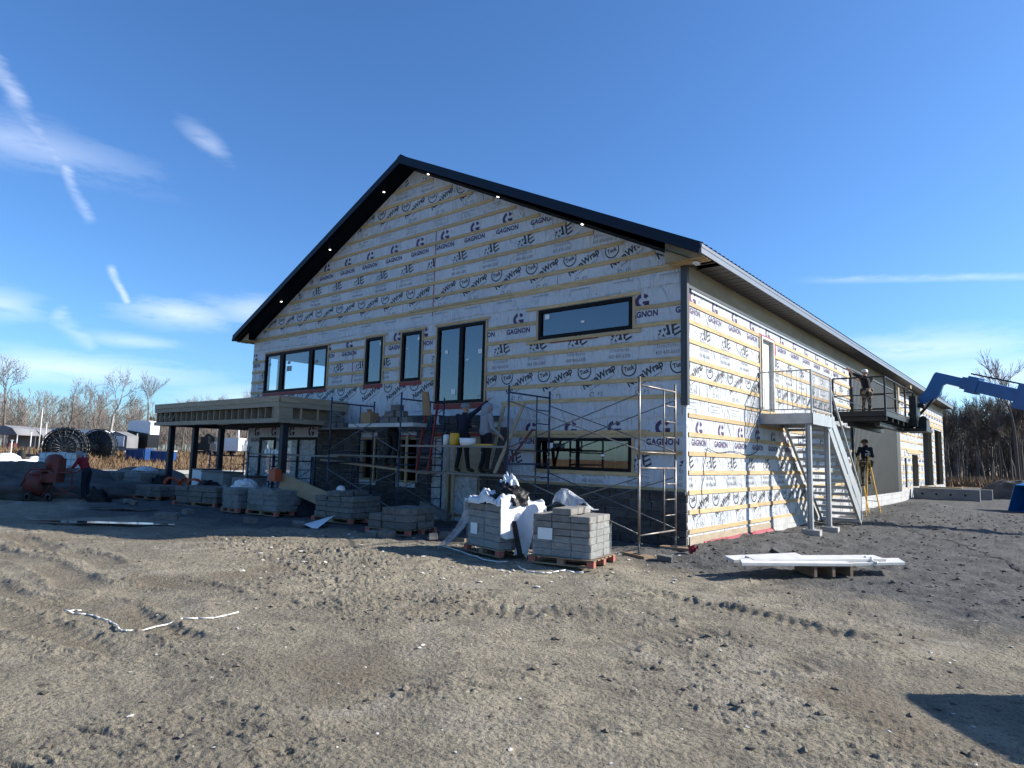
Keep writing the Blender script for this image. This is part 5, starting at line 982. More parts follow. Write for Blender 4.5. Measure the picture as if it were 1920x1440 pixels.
def hat(parent_person, head, kind, m):
    mb = MB(); h = np.array(head, float)
    if kind == 'helmet':
        mb.lathe([(0.128, 0.03), (0.124, 0.06), (0.110, 0.10), (0.075, 0.135), (0.03, 0.15), (0, 0.152)], h, 16); mb.lathe([(0.115, 0.025), (0.150, 0.022), (0.150, 0.030), (0.115, 0.036)], h+np.array((0, 0.02, 0)), 16)
    else:
        mb.lathe([(0.108, 0.03), (0.106, 0.08), (0.085, 0.118), (0.04, 0.135), (0, 0.137)], h, 16); mb.prism([(-0.08, 0.08), (0.08, 0.08), (0.06, 0.20), (-0.06, 0.20)], h[2]+0.035, h[2]+0.048, 'z') if abs(h[0]) < .01 else None
    o = mb.build('helmet' if kind == 'helmet' else 'cap', [m], None); o.parent = parent_person; return o
SK = dict(hand='skin', skin='skin', boot='boot')
p = on(866, 886, 1, -1.08); hd = (0.0, 0.06, 1.60)
A = person('worker in a navy sweater and grey helmet reaching up at the tall window', (p[0], -1.08, 1.355), 0.15, stand(chest=(.01, .04, 1.30), neckb=(0, .05, 1.44), elR=(.36, .16, 1.60), wrR=(.50, .28, 1.80), shR=(.19, .04, 1.43), elL=(-.20, .12, 1.12), wrL=(.02, .32, 1.16), ankL=(-.13, -.08, .09), ankR=(.16, .04, .09), toeL=(-.15, .07, .05), toeR=(.2, .19, .05)), dict(top='navy', leg='blk'), {**SK, 'navy': 'navycloth', 'blk': 'blackcloth'}, hd)
hat(A, hd, 'helmet', 'helmet')
p = on(909, 886, 1, -1.1); hd = (0.03, 0.05, 1.57)
Bp = person('worker in a grey hooded sweater and black trousers seen from behind', (p[0], -1.1, 1.355), -0.35, stand(chest=(0, .03, 1.28), neckb=(.01, .05, 1.42), elR=(.27, .02, 1.10), wrR=(.30, .22, .92), elL=(-.26, .02, 1.10), wrL=(-.16, .24, 1.0), kneeL=(-.10, .04, .49), ankL=(-.16, -.06, .09), toeL=(-.18, .09, .05)), dict(top='grey', leg='blk', neck='grey', hair='grey'), {**SK, 'grey': 'greycloth', 'blk': 'blackcloth'}, hd,
            extra=(((0.02, -.03, 1.56), (0.03, 0.02, 1.62), .118, .112, 'grey'), ((0, -.06, 1.45), (0.02, -.03, 1.52), .10, .11, 'grey'), ((0, 0, 1.02), (0, 0, 1.08), .165, .162, 'grey'), ((0, .02, 1.15), (0, .02, 1.3), .165, .17, 'grey')))
p = on(733, 892, 1, -1.3); hd = (0, .10, 1.52)
Cp = person('worker in black behind the blue scaffold tower, half hidden by planks', (p[0], -1.3, 1.42), 0.1, stand(chest=(0, .06, 1.26), neckb=(0, .09, 1.39), elR=(.25, .12, 1.10), wrR=(.16, .36, 1.12), elL=(-.25, .12, 1.10), wrL=(-.14, .36, 1.12), kneeL=(-.13, .06, .48), ankL=(-.2, -.05, .09), toeL=(-.23, .1, .05)), dict(top='blk', leg='blk'), {**SK, 'blk': 'blackcloth'}, hd); hat(Cp, hd, 'cap', 'blackcloth')
LX, LY = 0.62, 13.9; hd = (0, .04, 1.60)
Dp = person('worker in a navy hooded sweater and camouflage trousers climbing the yellow ladder', (LX, LY, 1.02), 0.55, stand(chest=(0, .03, 1.29), neckb=(0, .04, 1.43), elR=(.27, .06, 1.12), wrR=(.22, .33, 1.16), elL=(-.26, .08, 1.12), wrL=(-.20, .36, 1.22), kneeR=(.12, .14, .52), ankR=(.12, -.0, .17), toeR=(.13, .16, .14), kneeL=(-.11, .03, .47)), dict(top='navy', leg='camo'), {**SK, 'navy': 'navycloth', 'camo': 'camo'}, hd, extra=(((0, -.07, 1.40), (0, -.08, 1.46), .085, .08, 'navy'), ((-.16, -.02, .92), (-.17, .02, .80), .07, .06, 'boot'), ((.17, -.04, .92), (.18, -.02, .78), .075, .06, 'boot')))
hat(Dp, hd, 'helmet', 'boot')
mb = MB(); mb.box((0.02, -.166, 1.30), (.13, .004, .035), rotm(0, .4, 0)); mb.box((0.0, -.166, 1.22), (.16, .004, .03), rotm(0, -.3, 0)); mb.box((0.03, -.163, 1.14), (.05, .004, .12), rotm(0, .3, 0)); mb.box((-0.05, -.163, 1.16), (.03, .004, .08)); o = mb.build('back_print', ['whitepaint']); o.parent = Dp; tag(o, kind='stuff')
PY = 12.6; PX_ = 0.98; hd = (-0.02, .04, 1.60)
Ep = person('worker in dark work clothes on the black lift platform, arms raised to the wall', (PX_, PY, 3.46), 0.75, stand(chest=(-.02, .03, 1.30), neckb=(-.02, .03, 1.44), shL=(-.18, .04, 1.44), elL=(-.30, .24, 1.58), wrL=(-.36, .44, 1.76), elR=(.20, .20, 1.24), wrR=(-.02, .46, 1.40)), dict(top='navy', leg='camo', fore='skin'), {**SK, 'navy': 'blackcloth', 'camo': 'camo'}, hd, extra=(((-.17, 0, .98), (-.17, .03, .86), .07, .06, 'boot'), ((.17, -.02, .98), (.17, 0, .84), .07, .06, 'boot')))
hat(Ep, hd, 'cap', 'helmetw')
p = on(158, 938, 2, 0); hd = (0, .30, 1.46); CR = -YAW
Fp = person('worker in a dark red T-shirt and grey cap leaning over the red mixer', (p[0], p[1], 0.0), CR+PI/2, stand(waist=(0, .06, 1.06), chest=(0, .16, 1.24), neckb=(0, .23, 1.36), shL=(-.18, .17, 1.34), shR=(.18, .17, 1.34), elL=(-.25, .30, 1.08), wrL=(-.20, .55, 1.02), elR=(.25, .25, 1.08), wrR=(.20, .48, .92)), dict(top='red', leg='blk', fore='skin'), {**SK, 'red': 'redcloth', 'blk': 'navycloth'}, hd)
mb = MB(); mb.lathe([(0.112, 0.02), (0.11, 0.08), (0.09, 0.12), (0.04, 0.14), (0, 0.142)], hd, 16); mb.box((0, hd[1]+.14, hd[2]+.03), (.15, .13, .012)); mb.box((0, hd[1]-.08, hd[2]-.05), (.16, .06, .14)); o = mb.build('cap', ['greycloth']); o.parent = Fp
# ------------------------------------------------------------------ ladder, telehandler with work platform
YL = thing('stepladder', 'yellow fibreglass stepladder by the charcoal siding', 'ladder', (0.7, 14.1, 0))
fy0 = 15.3; zb = gzb(0.5, 15)
for x in (0.40, 0.80):
    mb = MB(); mb.bar((x, 15.25, zb), (x+(0.03 if x < .5 else -.03), 13.6, 2.15), 0.03, 0.07, (0, 1, 0)); mb.build('rail', ['yellow'], YL); mb = MB(); mb.bar((x-0.05, 13.0, zb), (x+(0.03 if x < .5 else -.03), 13.55, 2.15), 0.025, 0.05, (0, 1, 0)); mb.build('rear_rail', ['yellow'], YL)
for i in range(7): t = (i+0.6)/7.3; mb = MB(); mb.box((0.6, 15.25-1.65*t, zb+(2.15-zb)*t), (0.40, 0.08, 0.025)); mb.build('step', ['alu'], YL)
TH = thing('telehandler', 'blue telescopic handler boom holding a black work platform', 'telehandler', (12.5, 13.2, 0))
bx0, bx1, by0, by1, bz = 0.5, 1.99, 10.0, 15.4, 3.45
mb = MB(); mb.box(((bx0+bx1)/2, (by0+by1)/2, bz-0.05), (bx1-bx0, by1-by0, 0.06)); mb.box(((bx0+bx1)/2, by0, bz-0.02), (bx1-bx0+.02, 0.04, 0.16)); mb.box((bx1, (by0+by1)/2, bz-0.02), (0.04, by1-by0, 0.16)); mb.box((bx0, (by0+by1)/2, bz-0.02), (0.04, by1-by0, 0.16))
for y in np.linspace(by0+.2, by1-.2, 6): mb.box(((bx0+bx1)/2, y, bz-0.16), (bx1-bx0, 0.07, 0.16))
for x in (bx0+.35, bx1-.35): mb.box((x, (by0+by1)/2+.4, bz-0.31), (0.16, by1-by0-.4, 0.14))
PFm = mb.build('platform', ['blackm'], TH)
mb = MB(); zt = 4.58
for z in (zt, bz+0.56, bz+0.1):
    mb.bar((bx0, by0, z), (bx1, by0, z), 0.035, 0.035 if z < zt else 0.045); mb.bar((bx1, by0, z), (bx1, by1, z), 0.035, 0.035); mb.bar((bx0, by1, z), (bx1, by1, z), 0.035, 0.035)
    if z < zt: mb.bar((bx0, by0, z), (bx0, by1, z), 0.03, 0.03)
for x, y in ((bx0, by0), (bx1, by0), (bx1, by0+1.8), (bx1, by0+3.6), (bx1, by1), (bx0, by1), (bx0, by0+2.7)): mb.box((x, y, (bz+zt)/2), (0.05, 0.05, zt-bz))
mb.build('railing', ['blackm'], PFm)
for x, y, z, sx, sy, sz in ((bx1-.06, by0+2.1, zt-.45, .03, .35, .75), (bx1-.06, by0+2.75, zt-.45, .03, .25, .75)): ubox('plywood_offcut', (x, y, z), (sx, sy, sz), 'osb', PFm)
mb = MB(); mb.box((bx1+.12, by1-.6, bz+.35), (.22, .9, 1.1)); mb.box((bx1+.30, by1-.2, bz-.1), (.35, .8, .3)); mb.tube((bx1+.3, by1-.5, bz+.6), (bx1+.3, by1+.3, bz+.6), .09); mb.tube((bx1+.35, by1-.4, bz+.1), (bx1+.35, by1+.2, bz+.1), .12); mb.box((bx1+.2, by1-.5, bz-.33), (.7, 1.6, .12)); mb.build('carriage', ['blackm'], TH)
ubox('carriage_light', (bx1+.05, by1-1.2, zt+.08), (.14, .3, .12), 'osb', PFm)
YB = 15.75
def px_prism(mb, pts, y, t):
    P = [on(u, v, 1, y) for u, v in pts]; poly = [(q[0], q[2]) for q in P]; mb.prism(poly, y-t/2, y+t/2, 'y')
mb = MB(); px_prism(mb, [(1703, 778), (1716, 752), (1737, 731), (1752, 702), (1756, 698.5), (1820, 713), (1818, 730), (1774, 719.5), (1769, 722), (1763, 740), (1756, 747), (1722, 763), (1712, 788)], YB, 0.32); mb.build('boom_head', ['blue'], TH)
S0 = on(1806, 718, 1, YB); E0 = on(1920, 744.5, 1, 15.1); dirb = (E0-S0)/np.linalg.norm(E0-S0)
mb = MB(); mb.bar(S0+dirb*0.0, S0+dirb*4.2, 0.34, 0.44); mb.bar(S0+dirb*0.2, S0+dirb*0.55, 0.42, 0.60); mb.build('boom_section', ['blue'], TH)
S1 = S0+dirb*1.95; mb = MB(); mb.bar(S1, S1+dirb*9, 0.44, 0.57); mb.bar(S1-dirb*0.15, S1+dirb*0.3, 0.54, 0.84); mb.build('boom_section', ['blue'], TH)
mb = MB(); mb.tube(S0+dirb*0.3+np.array((0, -.1, .40)), S0+dirb*8+np.array((0, -.1, .52)), .03, n=6); mb.tube(S1+np.array((0, -.1, -.52)), S1+dirb*7+np.array((0, -.1, -.42)), .05, n=6); p = on(1712, 790, 1, YB-.1); q = on(1752, 748, 1, YB-.1); mb.tube(p, q, .05, n=8); mb.build('hydraulic_line', ['blackm'], TH)
ES = S1+dirb*9
TBX = ES[0]-2.3; TBY = ES[1]; mb = MB(); mb.box((TBX, TBY, 1.15), (4.6, 1.6, .7)); mb.box((TBX+1.6, TBY, 1.9), (1.2, 1.5, .9)); mb.bar((ES[0], ES[1], ES[2]), (ES[0], ES[1], 1.2), .4, .6, (1, 0, 0)); mb.build('chassis', ['blue'], TH)
mb = MB(); mb.box((TBX-.2, TBY-.75, 2.1), (1.5, .8, 1.5)); mb.build('cab', ['truckglass'], TH)
for sx in (-1.5, 1.5):
    for sy in (-.95, .95):
        mb = MB(); mb.lathe([(.28, -.2), (.6, -.2), (.66, -.1), (.66, .1), (.6, .2), (.28, .2)], (TBX+sx, TBY+sy, .66), 24, axis='y'); w_ = mb.build('wheel', ['rubber'], TH); mb = MB(); mb.lathe([(0, -.12), (.28, -.12), (.28, .12), (0, .12)], (TBX+sx, TBY+sy, .66), 16, axis='y'); mb.build('rim', ['blue'], w_)
BK = thing('loader_bucket', 'blue steel loader bucket on the gravel at the right edge', 'bucket', tuple(on(1936, 962, 2, 0.0)*np.array((1, 1, 0)))); BK.scale = (.8, .8, .85); L = root_loc(BK)
mb = MB(); mb.prism([(-.75, .05), (.35, .0), (.75, .25), (.8, .95), (.3, 1.5), (-.35, 1.35), (-.2, 1.25), (.3, 1.3), (.62, .9), (.6, .35), (.3, .12)], -.8, .8, 'y'); mb.build('shell', ['blue'], BK, False)
for y in (-.82, .82): mb = MB(); mb.prism([(-.75, .05), (.35, .0), (.75, .25), (.8, .95), (.3, 1.5), (-.35, 1.35)], y-.02, y+.02, 'y'); mb.build('side_plate', ['blue'], BK, False)
BK.rotation_euler = (0, 0, 0.5)
# stand-in box added out of frame on the right to cast the lower-right shadow
CB = thing('shadow_caster', 'unseen stand-in box out of frame on the right, added to cast a shadow', 'shadow caster', (8.0, -4.75, 0), 0.0)
tA = np.array((4.95, -6.7)); tB = np.array((5.48, -7.58)); hh = 1.75; off = hh/math.tan(SUN_EL)*np.array((math.cos(SUN_AZ), math.sin(SUN_AZ))); A_ = tA+off; B_ = tB+off; ab = (B_-A_)/np.linalg.norm(B_-A_); nn = np.array((-ab[1], ab[0])); B2 = A_+ab*1.3; cC = (A_+B2)/2+nn*0.8
CB.location = (cC[0], cC[1], gzb(*cC)); CB.rotation_euler = (0, 0, math.atan2(ab[1], ab[0])); mb = MB(); mb.box((0, 0, .72), (1.3, 1.6, 1.25)); mb.build('body', ['conc_d'], CB, False)
for x in (-.6, .6):
    for y in (-.75, .75): mb = MB(); mb.box((x, y, 1.5), (.1, .1, .42)); mb.build('post', ['blackm'], CB, False)
mb = MB(); mb.box((0, 0, 1.72), (1.3, 1.6, .06)); mb.build('top', ['blackm'], CB, False)
# ------------------------------------------------------------------ concrete wing walls at the loading bay
for Y, x0, x1, zt, lab in ((27.6, 0.15, 3.02, 0.72, 'near concrete wing wall with four dark form pockets'), (29.7, 0.15, 3.4, 0.70, 'far concrete wing wall behind the one with pockets')):
    Wt = thing('concrete_wall', lab, 'concrete wall', ((x0+x1)/2, Y, 0), 0, 'concrete wing walls of the loading bay'); mb = MB(); mb.box(((x0+x1)/2, Y, (zt-0.5)/2), (x1-x0, 0.25, zt+0.5)); mb.build('slab', ['conc_d'], Wt); mb = MB(); mb.box(((x0+x1)/2, Y, zt+0.012), (x1-x0+.02, 0.28, 0.03)); mb.build('cap', ['conc'], Wt)
    if Y < 28:
        for i in range(4):
            mb = MB(); xx = 0.55+i*0.62; mb.lathe([(0.0, -.01), (0.06, -.01), (0.05, 0.02), (0.0, .02)], (xx, Y-0.128, 0.45), 6, axis='y'); mb.build('form_pocket', ['ink_black'], Wt)
plank('pale timbers lying on top of the wing wall', (0.3, 28.6, 0.78), (2.2, 28.6, 0.78), 0.3, 0.06, 'pine')
# ------------------------------------------------------------------ mortar mixer, tank, heaps, bags on the left
MX = thing('mortar_mixer', 'red mortar mixer on two wheels at the left of the shade', 'mixer', tuple(on(86, 940, 2, 0)*np.array((1, 1, 0))), -YAW); MX.scale = (.74, .8, .92)
def loc(name, mb, m, T): return mb.build(name, [m], T, False)
mb = MB(); mb.lathe([(0.18, -.42), (.40, -.36), (.44, -.1), (.44, .2), (.34, .36), (.30, .36), (.40, .18), (.40, -.1), (.16, -.38)], (-.45, 0.1, .62), 20, axis='x'); loc('drum', mb, 'redp', MX)
mb = MB(); mb.box((.10, .05, .80), (.75, .5, .30)); mb.box((.38, .05, 1.12), (.26, .44, .72)); mb.box((.02, .05, 1.08), (.55, .10, .06)); loc('engine_housing', mb, 'redp', MX)
mb = MB(); mb.lathe([(0.0, -.25), (.28, -.22), (.31, 0), (.28, .22), (0, .25)], (.12, .12, 1.32), 16, axis='x'); loc('hopper', mb, 'redp', MX)
mb = MB(); mb.path([(-.9, -.3, .5), (-.75, -.3, .92), (-.1, -.3, .95), (-.1, -.3, .55)], .03, 6); mb.path([(-.75, -.3, .92), (-.55, -.3, 1.1), (.1, -.3, 1.1)], .03, 6); mb.bar((-.2, 0, 1.05), (.3, 0, 1.05), .5, .05); mb.bar((-.8, 0, .30), (.7, 0, .26), .06, .06); mb.bar((.1, 0, .55), (-.2, 0, .15), .05, .05); mb.bar((.25, .1, .5), (1.05, .1, .22), .05, .05); mb.bar((.5, .1, .22), (1.1, .1, .55), .05, .05); loc('frame', mb, 'redp', MX)
mb = MB(); mb.path([(.45, .05, 1.0), (.95, .05, 1.05), (1.0, .05, .6)], .025, 6); mb.box((.75, .05, 1.0), (.5, .4, .05)); loc('discharge_tray', mb, 'redp', MX)
for x in (-.52, .36):
    mb = MB(); mb.lathe([(.06, -.07), (.15, -.07), (.17, -.03), (.17, .03), (.15, .07), (.06, .07)], (x, -.34, .17), 18, axis='y'); w_ = loc('wheel', mb, 'rubber', MX); mb = MB(); mb.lathe([(0, -.05), (.11, -.075), (.11, .05), (0, .05)], (x, -.34, .17), 14, axis='y'); loc('rim', mb, 'clod', w_)
pI = at(113, 900, 31.0); IB = thing('liquid_tote', 'white caged liquid tote behind the mixer', 'tote', (pI[0], pI[1], 0.42), -YAW+.1)
mb = MB(); mb.box((0, 0, .56), (1.16, .96, .98)); mb.lathe([(0, 1.05), (.11, 1.05), (.11, 1.10), (0, 1.10)], n=12); loc('tank', mb, 'ibc', IB)
mb = MB()
for x in np.linspace(-.59, .59, 6): mb.tube((x, -.49, .06), (x, -.49, 1.07), .012, n=5); mb.tube((x, .49, .06), (x, .49, 1.07), .012, n=5)
for z in np.linspace(.1, 1.07, 5):
    for y in (-.49, .49): mb.tube((-.59, y, z), (.59, y, z), .012, n=5)
    for x in (-.59, .59): mb.tube((x, -.49, z), (x, .49, z), .012, n=5)
loc('cage', mb, 'galv', IB); mb = MB(); mb.box((0, 0, -.17), (1.2, 1.0, .46)); loc('base', mb, 'palletwood', IB)
def lump(name, label, cat, c, sx, sy, sz, m, seed, rough=0.35, n=30, rz=0, kind=None):
    P = []
    for j in range(n//2+1):
        ph = j/(n//2)*PI/2; row = []
        for i in range(n+1):
            th = 2*PI*(i % n)/n; k = 1+rough*(float(fbm(np.array([3+2.2*math.cos(th)*math.cos(ph)+seed]), np.array([3+2.2*math.sin(th)*math.cos(ph)+ph]), seed, 4)[0])-.5)*2; row.append((sx*math.cos(th)*math.cos(ph)*k, sy*math.sin(th)*math.cos(ph)*k, sz*math.sin(ph)**1.3*k-0.05))
        P.append(row)
    mb = MB(); mb.grid(P); o = mb.build(name, [m]); o.location = tuple(map(float, c)); o.rotation_euler = (0, 0, rz); return tag(o, label, cat, None, kind)
MT['sandpile'] = mat('grey_sand', (0.105, 0.10, 0.095), 0.95, 0, col2=(0.055, 0.053, 0.051), scale=(2, 2, 2), bump=0.05, bscale=(7, 7, 7)); MT['topsoil'] = mat('tan_soil', (0.33, 0.25, 0.15), 0.95, 0, var=0.35, scale=(2, 2, 2), bump=0.05, bscale=(5, 5, 5))
p = at(60, 925, 29); lump('gravel_mound', 'long grey gravel mound behind the mixer', 'mound', (p[0], p[1], 0), 4.2, 1.7, 1.05, 'sandpile', 3, 0.5, 40, -YAW+.15); p = at(-25, 930, 28); lump('gravel_mound', 'low grey gravel mound at the left edge', 'mound', (p[0], p[1], 0), 3.0, 1.6, 0.75, 'sandpile', 6, 0.6, 40, -YAW)
p = at(270, 900, 33); lump('gravel_mound', 'dark gravel mound behind the film-wrapped stacks', 'mound', (p[0], p[1], 0), 2.2, 1.5, 1.0, 'sandpile', 9, 0.25, 32, -YAW); p = at(15, 900, 42); lump('soil_mound', 'tan soil mound at the left edge before the grass', 'mound', (p[0], p[1], 0), 4.0, 2.0, 0.8, 'topsoil', 12, 0.4, 32, -YAW)
p = at(195, 915, 31); lump('gravel_mound', 'dark gravel mound left of the film-wrapped stacks', 'mound', (p[0], p[1], 0), 2.6, 1.2, 0.65, 'sandpile', 14, 0.5, 32, -YAW)
p = on(184, 941, 2, 0); lump('rubbish_bag', 'black rubbish bag on the ground right of the mixer', 'bag', (p[0], p[1], 0), .45, .35, .5, 'btarp', 22, 0.55)
p = on(170, 932, 2, 0); lump('plastic_heap', 'heap of pale plastic behind the black rubbish bag', 'plastic sheet', (p[0]-.4, p[1]+.5, 0), .95, .6, .55, 'tarp', 25, 0.4, 30, -YAW)
p = on(1895, 940, 2, 0.0); p = at(1915, 925, 46); lump('soil_mound', 'dark soil mound behind the blue bucket', 'mound', (p[0], p[1], 0), 2.0, 1.5, 1.15, 'sandpile', 31, 0.4)
for u, v, w in ((192, 984, 0.9), (40, 942, 0.55), (230, 958, 0.5)):
    p = on(u, v, 2, 0.0); rnd = random.Random(u); mb = MB(); n = 22; pts = [((w*(1+.35*rnd.random()))*math.cos(2*PI*i/n)*1.6, (0.16*(1+.5*rnd.random()))*math.sin(2*PI*i/n)) for i in range(n)]; mb.add([(a, b, 0) for a, b in pts], [tuple(range(n))]); o = mb.build('puddle', ['puddle']); o.location = (p[0], p[1], gz(p[0], p[1])+.045); o.rotation_euler = (0, 0, -YAW); tag(o, kind='structure')
# ------------------------------------------------------------------ road, dry grass bank
mb = MB(); P = [[(-49.5+x, y, 0.035+(0.02 if 0 < x < 7 else -0.02)) for x in (0, .6, 7.4, 8)] for y in np.linspace(-60, 120, 60)]; mb.grid(P)
MT['road'] = mat('pale_gravel_road', (0.52, 0.48, 0.42), 0.95, 0, var=0.25, scale=(1.5, 1.5, 1.5)); o = mb.build('road', ['road']); tag(o, kind='structure')
def grass(name, n, area, hgt, seed, m='drygrass', w=0.05):
    r = np.random.RandomState(seed); x0, x1, y0, y1 = area; X = r.uniform(x0, x1, n); Y = r.uniform(y0, y1, n); keep = fbm(X*.25, Y*.25, 5, 3) > 0.38; X, Y = X[keep], Y[keep]; n = len(X); Z = base_h(X, Y)-.03; H = hgt*r.uniform(.4, 1.2, n); A = r.uniform(0, PI, n); dx, dy = np.cos(A)*w*r.uniform(.5, 1.5, n), np.sin(A)*w; lx, ly = r.normal(0, .35, n)*H, r.normal(0, .35, n)*H
    V = np.stack([np.stack([X-dx, Y-dy, Z], -1), np.stack([X+dx, Y+dy, Z], -1), np.stack([X+lx, Y+ly, Z+H], -1)], 1).reshape(-1, 3); me = D.meshes.new(name); me.vertices.add(3*n); me.vertices.foreach_set('co', V.ravel()); me.loops.add(3*n); me.loops.foreach_set('vertex_index', np.arange(3*n, dtype=np.int32)); me.polygons.add(n); me.polygons.foreach_set('loop_start', np.arange(n, dtype=np.int32)*3); me.update(calc_edges=True); me.validate(); me.materials.append(MT[m]); o = D.objects.new(name, me); COL.objects.link(o); return o
tag(grass('dry_grass', 42000, (-66, -50, -16, 75), .55, 3), 'band of dry brown grass on the bank beyond the road', 'grass', kind='stuff')
tag(grass('dry_grass', 30000, (-14, 45, 56, 88), .9, 4, w=.09), 'dry brown grass in front of the woods on the right', 'grass', kind='stuff')
# ------------------------------------------------------------------ bare trees
class Fast:                                   # fast three-sided tapered segments
    def __init__(s): s.a = []; s.b = []; s.r = []; s.q = []
    def seg(s, p, q, r1, r2): s.a.append(p); s.b.append(q); s.r.append(r1); s.q.append(r2)
    def mesh(s, name, m, sides=3):
        A = np.array(s.a); B_ = np.array(s.b); r = np.array(s.r)[:, None]; q = np.array(s.q)[:, None]; d = B_-A; d = d/np.maximum(np.linalg.norm(d, axis=1, keepdims=True), 1e-9); up = np.where(np.abs(d[:, 2:3]) < .9, np.array([[0, 0, 1.0]]), np.array([[1.0, 0, 0]])); u = np.cross(d, up); u /= np.linalg.norm(u, axis=1, keepdims=True); w = np.cross(d, u); n = len(A); V = []
        for C_, rr in ((A, r), (B_, q)):
            for k in range(sides): t = 2*PI*k/sides; V.append(C_+(u*math.cos(t)+w*math.sin(t))*rr)
        V = np.stack(V, 1).reshape(-1, 3); base = (np.arange(n)*2*sides)[:, None]; F_ = np.concatenate([base+np.array([[k, (k+1) % sides, sides+(k+1) % sides, sides+k]]) for k in range(sides)], 0)
        me = D.meshes.new(name); me.vertices.add(len(V)); me.vertices.foreach_set('co', V.ravel()); me.loops.add(F_.size); me.loops.foreach_set('vertex_index', F_.ravel().astype(np.int32)); me.polygons.add(len(F_)); me.polygons.foreach_set('loop_start', (np.arange(len(F_))*4).astype(np.int32)); me.update(calc_edges=True); me.materials.append(MT[m]); return me
def grow(tr, tw, p, d, L, r, depth, rnd, spread, up, minr=0.012):
    n = 3 if depth > 1 else 2; q = p
    for i in range(n):
        d = d+np.array((rnd.gauss(0, .13), rnd.gauss(0, .13), rnd.gauss(0, .08)+up*.06)); d = d/np.linalg.norm(d); nx = q+d*L/n; r2 = r*(0.86 if depth > 1 else 0.7); (tr if r > 0.05 else tw).seg(q, nx, r, max(r2, minr*.6)); q0 = q; q = nx; r = r2
        if depth > 0 and (i > 0 or depth < 3):
            for _ in range(1 if depth > 2 else 2):
                a = rnd.uniform(0, 2*PI); s = rnd.uniform(.5, 1.1)*spread; u = np.cross(d, (math.cos(a), math.sin(a), .3)); u = u/np.linalg.norm(u); nd = d*math.cos(s)+u*math.sin(s)+np.array((0, 0, up*.25)); grow(tr, tw, q, nd/np.linalg.norm(nd), L*rnd.uniform(.55, .8), max(r*rnd.uniform(.45, .65), minr), depth-1, rnd, spread, up, minr)
    if depth > 0: grow(tr, tw, q, d, L*.72, r*.8, depth-1, rnd, spread, up, minr)
PROTO = {}
def tree_proto(key, H, seed, spread=.75, up=.5, trunkfrac=.28, r0=.16, depth=4, bark='bark', twig='twig', minr=.016):
    rnd = random.Random(seed); tr, tw = Fast(), Fast(); p = np.zeros(3); d = np.array((rnd.gauss(0, .05), rnd.gauss(0, .05), 1.0)); t = p+d*H*trunkfrac; tr.seg(p-np.array((0, 0, .3)), t, r0, r0*.8); grow(tr, tw, t, d/np.linalg.norm(d), H*.26, r0*.78, depth, rnd, spread, up, minr)
    top = max(x[2] for x in tw.b); k = H/top
    for f in (tr, tw): f.a = [x*k for x in f.a]; f.b = [x*k for x in f.b]
    PROTO[key] = (tr.mesh('trunk', bark, 5), tw.mesh('crown', twig, 3), H)
tree_proto('broad', 10, 1, .85, .45); tree_proto('broad2', 10, 4, .95, .35, .2, .2); tree_proto('tall', 10, 7, .55, .8, .35, .13); tree_proto('white', 10, 11, .85, .5, .25, .2, bark='barkw'); tree_proto('dark', 10, 15, .6, .75, .26, .11, twig='twigd', bark='twigd', minr=.022); tree_proto('dark2', 10, 19, .7, .65, .2, .11, twig='twigd', bark='twigd', minr=.022)
def tree(key, label, u, dist, H, group, rnd, z=None):
    p = at(u, 860, dist); T = thing('bare_tree', label, 'tree', (p[0], p[1], gzb(p[0], p[1])-.05 if z is None else z), rnd.uniform(0, 6.28), group); s = H/10
    for me, nm in zip(PROTO[key][:2], ('trunk', 'crown')): o = D.objects.new(nm, me); COL.objects.link(o); o.parent = T; o.scale = (s*rnd.uniform(.9, 1.1), s*rnd.uniform(.9, 1.1), s)
    return T
rnd = random.Random(3); GL = 'bare trees beyond the grass bank'
for u, d_, H, k, lab in ((206, 88, 10.3, 'white', 'bare tree with a pale trunk, tallest of those left of the canopy'), (122, 85, 8.6, 'broad2', 'wide bare tree directly above the left black pipe reel'), (168, 94, 8.4, 'broad', 'bare tree between the wide one and the pale-trunked one'), (272, 84, 9.7, 'tall', 'slender bare tree just left of the canopy roof'), (6, 86, 10.4, 'broad', 'bare tree at the left edge of the picture'), (62, 104, 8.0, 'tall', 'bare tree behind the second grey tent'), (32, 110, 7.6, 'broad2', 'bare tree behind the first grey tent'), (92, 112, 8.4, 'broad', 'bare tree behind the lamp pole'), (238, 108, 7.0, 'broad2', 'low bare tree behind the white tarpaulin shelter'), (145, 112, 7.8, 'tall', 'bare tree far behind the white trailer'), (340, 96, 7.8, 'tall', 'bare tree seen right of the leftmost canopy post'), (362, 100, 8.6, 'white', 'pale-trunked bare tree seen beside the second canopy post'), (392, 92, 8.0, 'tall', 'bare tree seen between the second and third canopy posts'), (456, 94, 9.4, 'broad', 'bare tree seen between the third canopy post and the wall'), (432, 108, 7.6, 'broad2', 'bare tree seen right of the third canopy post')): tree(k, lab, u, d_, H, GL, rnd)
GR = 'bare trees of the woods on the right'
tree('tall', 'tall pale bare tree rising above the boom at the right edge', 1908, 78, 13.6, GR, rnd)
for i in range(40):
    u = 1752+i*5.2+rnd.uniform(-2, 2); tree(rnd.choice(('dark', 'dark2', 'dark')), 'bare dark tree in the front of the woods on the right', u, rnd.uniform(80, 97), rnd.uniform(7.6, 10.6), GR, rnd)
